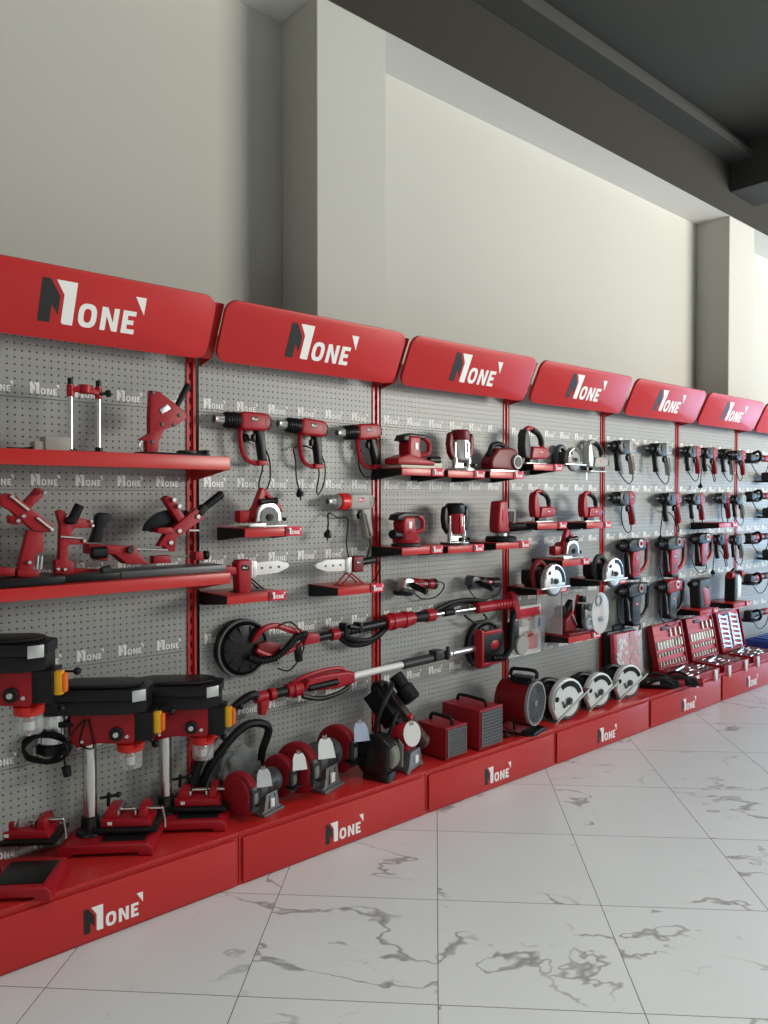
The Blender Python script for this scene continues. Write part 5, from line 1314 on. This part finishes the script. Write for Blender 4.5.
g.tube([(.50, YW+.01, -.01), (.62, YW, -.055), (.80, YW, -.062), (.95, YW, -.03), (1.02, YW, .0)], .017, sm=6); g.tube([(.50, YW, .0), (.64, YW-.03, -.035), (.80, YW-.03, -.042), (.95, YW-.02, -.02)], .012, sm=6)
g.tube([(1.36, YW+.03, .02), (1.48, YW+.03, .06), (1.60, YW+.03, .065), (1.72, YW+.03, .04)], .014, sm=6); g.tube([(1.40, YW+.04, .0), (1.5, YW+.04, .04), (1.62, YW+.04, .05), (1.70, YW+.03, .0)], .010, sm=6); g.tube([(1.55, YW, -.01), (1.62, YW, -.06), (1.70, YW, -.05), (1.68, YW, -.02)], .006, sm=6); g.each('hose', 'black_rubber', t)
g = G(); g.cyl((1.35, YW, .022), (1.64, YW, .020), .012, n=14); g.build('telescopic_rod', 'steel', t)
cord(t, [(.14, -.09, .08), (.20, -.10, .095), (.26, -.10, .04), (.27, -.10, -.04), (.20, -.10, -.115), (.14, -.09, -.10)], r=.0035, plug=False)

XS0 = [-9, .5, 1.0, 1.16, 1.36, 1.62, 1.92, 9]; XS1 = [-9, .5, .78, .97, 1.12, 1.45, 1.775, 8.8]
for ch in t.children:
    for v in ch.data.vertices:
        for i in range(len(XS0)-1):
            if XS0[i] <= v.co.x < XS0[i+1]: v.co.x = XS1[i]+(v.co.x-XS0[i])/(XS0[i+1]-XS0[i])*(XS1[i+1]-XS1[i]); break
t = thing('drywall_sander', 'lower drywall sander with white pole and round black head at right', 'drywall sander', loc=(1.765, 0, .657), rot=(0, R(-1.1), 0))
disc_head(t, 0, 0, .135, y=-.05)
g = G(); g.box((-.02, -.09, .0), (.20, .05, .165), .012); g.build('motor_mount', 'black_plastic', t)
g = G(); g.box((-.115, -.10, .0), (.018, .06, .21), .006); g.box((-.03, -.115, .085), (.15, .03, .020), .006); g.box((-.03, -.115, -.085), (.15, .03, .020), .006); g.ball((.0, -.104, .01), (.050, .016, .036)); g.each('yoke', 'red_plastic', t)
g = G(); L = [(-.06, -.15, -.05), (.02, -.16, -.06), (.09, -.15, -.02), (.13, -.13, .06), (.16, -.11, .13), (.20, -.09, .17)]
g.tube(L, .014, sm=6); Q = [Vector(L[i])*(1-f)+Vector(L[i+1])*f for i in range(len(L)-1) for f in (0, .2, .4, .6, .8)]
for i in range(1, len(Q)-1): g.ring(Q[i], Q[i+1]-Q[i-1], .0185, .013, .006, 12)
g.build('corrugated_hose', 'black_rubber', t)
g = G(); g.cyl((.235, -.10, -.03), (.235, -.125, -.03), .055, n=26); g.build('round_cover', 'grey_plastic', t)
g = G(); g.box((.20, -.08, .03), (.07, .05, .16), .02); g.build('elbow', 'black_plastic', t)
g = G(); g.cyl((-.30, YW, .0), (-.10, YW, .0), .017, n=14); g.cyl((-.33, YW, .0), (-.31, YW, .0), .022, n=14); g.build('front_tube', 'alu', t)
g = G(); g.cyl((-.66, YW, -.002), (-.34, YW, .0), .024, n=16); g.box((-.42, YW-.005, .012), (.06, .06, .055), .010); g.cyl((-.36, YW-.03, -.02), (-.36, YW-.03, .05), .010, n=10); g.build('clamp_sleeve', 'charcoal', t)
g = G(); g.cyl((-1.03, YW, -.004), (-.64, YW, -.002), .0165, n=16); g.build('pole', 'white_plastic', t)
g = G(); g.prism([(-1.28, -.005), (-1.26, .036), (-1.18, .044), (-1.04, .036), (-.99, .022), (-.99, -.028), (-1.10, -.036), (-1.22, -.025)], YW-.036, YW+.03, .012, 3); g.cyl((-1.36, YW, -.004), (-1.28, YW, -.004), .030, .034, n=16); g.cyl((-1.45, YW, -.004), (-1.42, YW, -.004), .028, n=16)
g.cyl((-1.33, YW, -.004), (-1.31, YW, -.004), .038, n=16); g.build('motor_housing', 'red_plastic', t)
g = G(); g.tube([(-1.34, YW-.01, .02), (-1.29, YW-.02, .045), (-1.18, YW-.02, .058), (-1.08, YW-.02, .054), (-1.03, YW-.01, .032)], .010, sm=5); g.build('top_handle', 'red_plastic', t)
g = G(); g.cyl((-1.44, YW, -.004), (-1.35, YW, -.004), .022, n=16); g.cyl((-1.26, YW-.030, -.004), (-1.10, YW-.036, -.002), .016, n=12); g.tube([(-1.28, YW-.01, -.04), (-1.18, YW-.02, -.068), (-1.05, YW-.02, -.055), (-1.0, YW, -.03)], .011, sm=5); g.build('grip', 'black_plastic', t)
g = G(); g.cyl((-1.52, YW, -.004), (-1.46, YW, -.004), .026, .024, n=16); g.prism([(-1.50, .0), (-1.46, .0), (-1.455, -.03), (-1.475, -.085), (-1.50, -.08), (-1.50, -.04)], YW-.018, YW+.018, .006); g.build('hose_joint', 'red_plastic', t)
g = G(); W_ = [at(u, v, -.085)-Vector((1.765, 0, .657)) for u, v in ((252, 695), (240, 702), (224, 717), (211, 738), (199, 760), (190, 785), (186, 805))]
g.tube([(-1.50, YW, -.004)]+[tuple(q+Vector((0, 0, .029))) for q in W_], .019, sm=7); g.build('suction_hose', 'black_rubber', t)
# loose hose loop on the wall behind the grinder, with the grey dust bag
a0, a1, a2, a3, a4 = at(203, 782, -.05), at(216, 757, -.06), at(245, 726, -.06), at(268, 727, -.06), at(262, 752, -.05)
t = G(); t.tube([tuple(x) for x in (Vector((a0.x, a0.y, PL_H+.02)), a0, a1, a2, a3, a4, Vector((a4.x-.02, -.05, PL_H+.06)), Vector((a4.x-.03, -.06, PL_H+.02)))], .018, sm=8)
tag(t.build('vacuum_hose', 'black_rubber'), 'black hose looped behind the leftmost bench grinder', 'hose')
p = at(241, 765, -.05)
g = G(); bm = bmesh.new(); bmesh.ops.create_icosphere(bm, subdivisions=4, radius=1); rn = random.Random(2)
from mathutils import noise as mnoise
for v in bm.verts:
    n_ = mnoise.noise(v.co*2.4)*.28+mnoise.noise(v.co*5.5)*.12; c = v.co*(1+n_)
    v.co = Vector((c.x*.095, c.y*.030, c.z*.10))
g.addbm(bm); o_ = g.build('dust_bag', 'grey_fabric', ang=80); o_.location = (p.x-.01, -.062, PL_H+.115); o_.rotation_euler = (0, R(14), 0)
tag(o_, 'crumpled grey dust bag behind the leftmost bench grinder', 'dust bag')

# blister pack hung at the upright between sanders and saws
a = at(508, 630, -.03); b = at(541, 630, -.03); zt = at(525, 606, -.03).z; zb_ = at(525, 655, -.03).z
t = thing('blister_pack', 'clear blister pack with red card hanging right of the upright, beside the sander head', 'blister pack', loc=((a.x+b.x)/2, -.004, zb_))
W = b.x-a.x; Hh = zt-zb_
g = G(); g.prism(rrect(-W/2, 0, W/2, Hh, .012), -.026, -.022, .0006); g.build('card', 'white_plastic', t)
g = G(); g.box((.03, -.028, Hh*.82), (W*.7, .002, Hh*.26), .0005); g.box((.04, -.028, Hh*.25), (W*.5, .002, Hh*.3), .0005); g.each('printed_panel', 'red_tag', t)
g = G(); g.cyl((-.03, -.045, Hh*.42), (.07, -.045, Hh*.44), .018, n=14); g.box((.08, -.045, Hh*.66), (.05, .03, .08), .008); g.box((-.04, -.045, Hh*.68), (.05, .03, .05), .010); g.each('contents', 'grey_plastic', t)
g = G(); g.cyl((-.02, -.05, Hh*.43), (.03, -.05, Hh*.44), .019, n=14); g.box((-.06, -.045, Hh*.2), (.035, .03, .06), .006); g.each('red_contents', 'red_plastic', t)
g = G(); g.box((.09, -.05, Hh*.66), (.020, .032, .06), .006); g.box((-.05, -.047, Hh*.14), (.03, .03, .035), .004); g.each('blue_contents', 'blue', t)
g = G(); g.prism(rrect(-W/2+.02, .02, W/2-.01, Hh*.80, .02), -.066, -.028, .010); g.build('blister', 'clear', t)

# saw under an acrylic cover, with clear round guard
xc, z = BRK['p']
t = thing('display_saw', 'dark red saw with black clamp and large clear round guard, on a fourth row shelf', 'saw', loc=(xc, -.12, z+.001))
g = G(); g.box((-.01, 0, .008), (.26, .19, .016), .003); g.build('base', 'red_dark', t)
g = G(); g.prism([(-.13, .02), (-.02, .02), (-.02, .10), (-.06, .14), (-.13, .09)], -.06, .06, .010, 3); g.build('motor_housing', 'red_dark', t)
g = G(); g.cyl((-.09, 0, .10), (-.10, .0, .165), .036, n=18); g.prism([(-.06, .14), (.0, .20), (.0, .06), (-.03, .08)], -.02, .02, .004); g.box((.04, -.05, .10), (.05, .05, .15), .012); g.box((.035, -.06, .205), (.03, .04, .04), .008); g.build('gear_housing', 'black_plastic', t)
g = G(); g.cyl((.045, -.085, .065), (.045, -.11, .065), .048, .044, n=24); g.box((.02, -.09, .10), (.03, .03, .09), .004); g.cyl((.07, -.08, .155), (.07, -.10, .155), .022, n=14); g.build('drive_wheel', 'grey_cast', t)
g = G(); g.ring((.045, -.112, .065), (0, 1, 0), .030, .020, .004, 24); g.box((-.055, -.07, .09), (.006, .006, .09), 0, rot=(0, R(-35), 0)); g.each('trim_ring', 'steel', t)
g = G(); g.box((.035, -.015, .13), (.018, .02, .20), .003, rot=(0, R(18), 0)); g.build('arm', 'red_bright', t)
g = G(); n = 30; g.prism([(.150+.092*math.cos(R(12*k)), .115+.128*math.sin(R(12*k))) for k in range(30)], -.118, -.112, .001); g.build('clear_guard', 'clear_frosted', t)
g = G(); g.ring((.125, -.124, .195), (0, 1, 0), .036, .024, .006, 24); g.box((.15, -.121, .08), (.05, .002, .03), .001); g.each('guard_fitting', 'grey_cast', t)
t2 = thing('acrylic_cover', 'clear acrylic cover with grey edges behind the saw with clear guard', 'cover', loc=(xc-.075, -.11, z+.018))
for nm, c, s in (('pane', (0, .09, .125), (.25, .003, .25)), ('pane', (-.125, .0, .125), (.003, .18, .25)), ('pane', (0, 0, .252), (.253, .185, .003))):
    g = G(); g.box(c, s, 0); g.build(nm, 'clear', t2)
g = G()
for a_, b_ in (((-.125, -.09, .25), (.125, -.09, .25)), ((-.125, -.09, .25), (-.125, .09, .25)), ((-.125, .09, .25), (.125, .09, .25)), ((.125, -.09, .25), (.125, .09, .25)), ((.125, -.09, 0), (.125, -.09, .25)), ((-.125, -.09, 0), (-.125, -.09, .25)), ((-.125, .09, 0), (-.125, .09, .25)), ((.125, .09, 0), (.125, .09, .25))): g.cyl(a_, b_, .003, n=6, bev=0)
g.build('edge_frame', 'grey_plastic', t2)
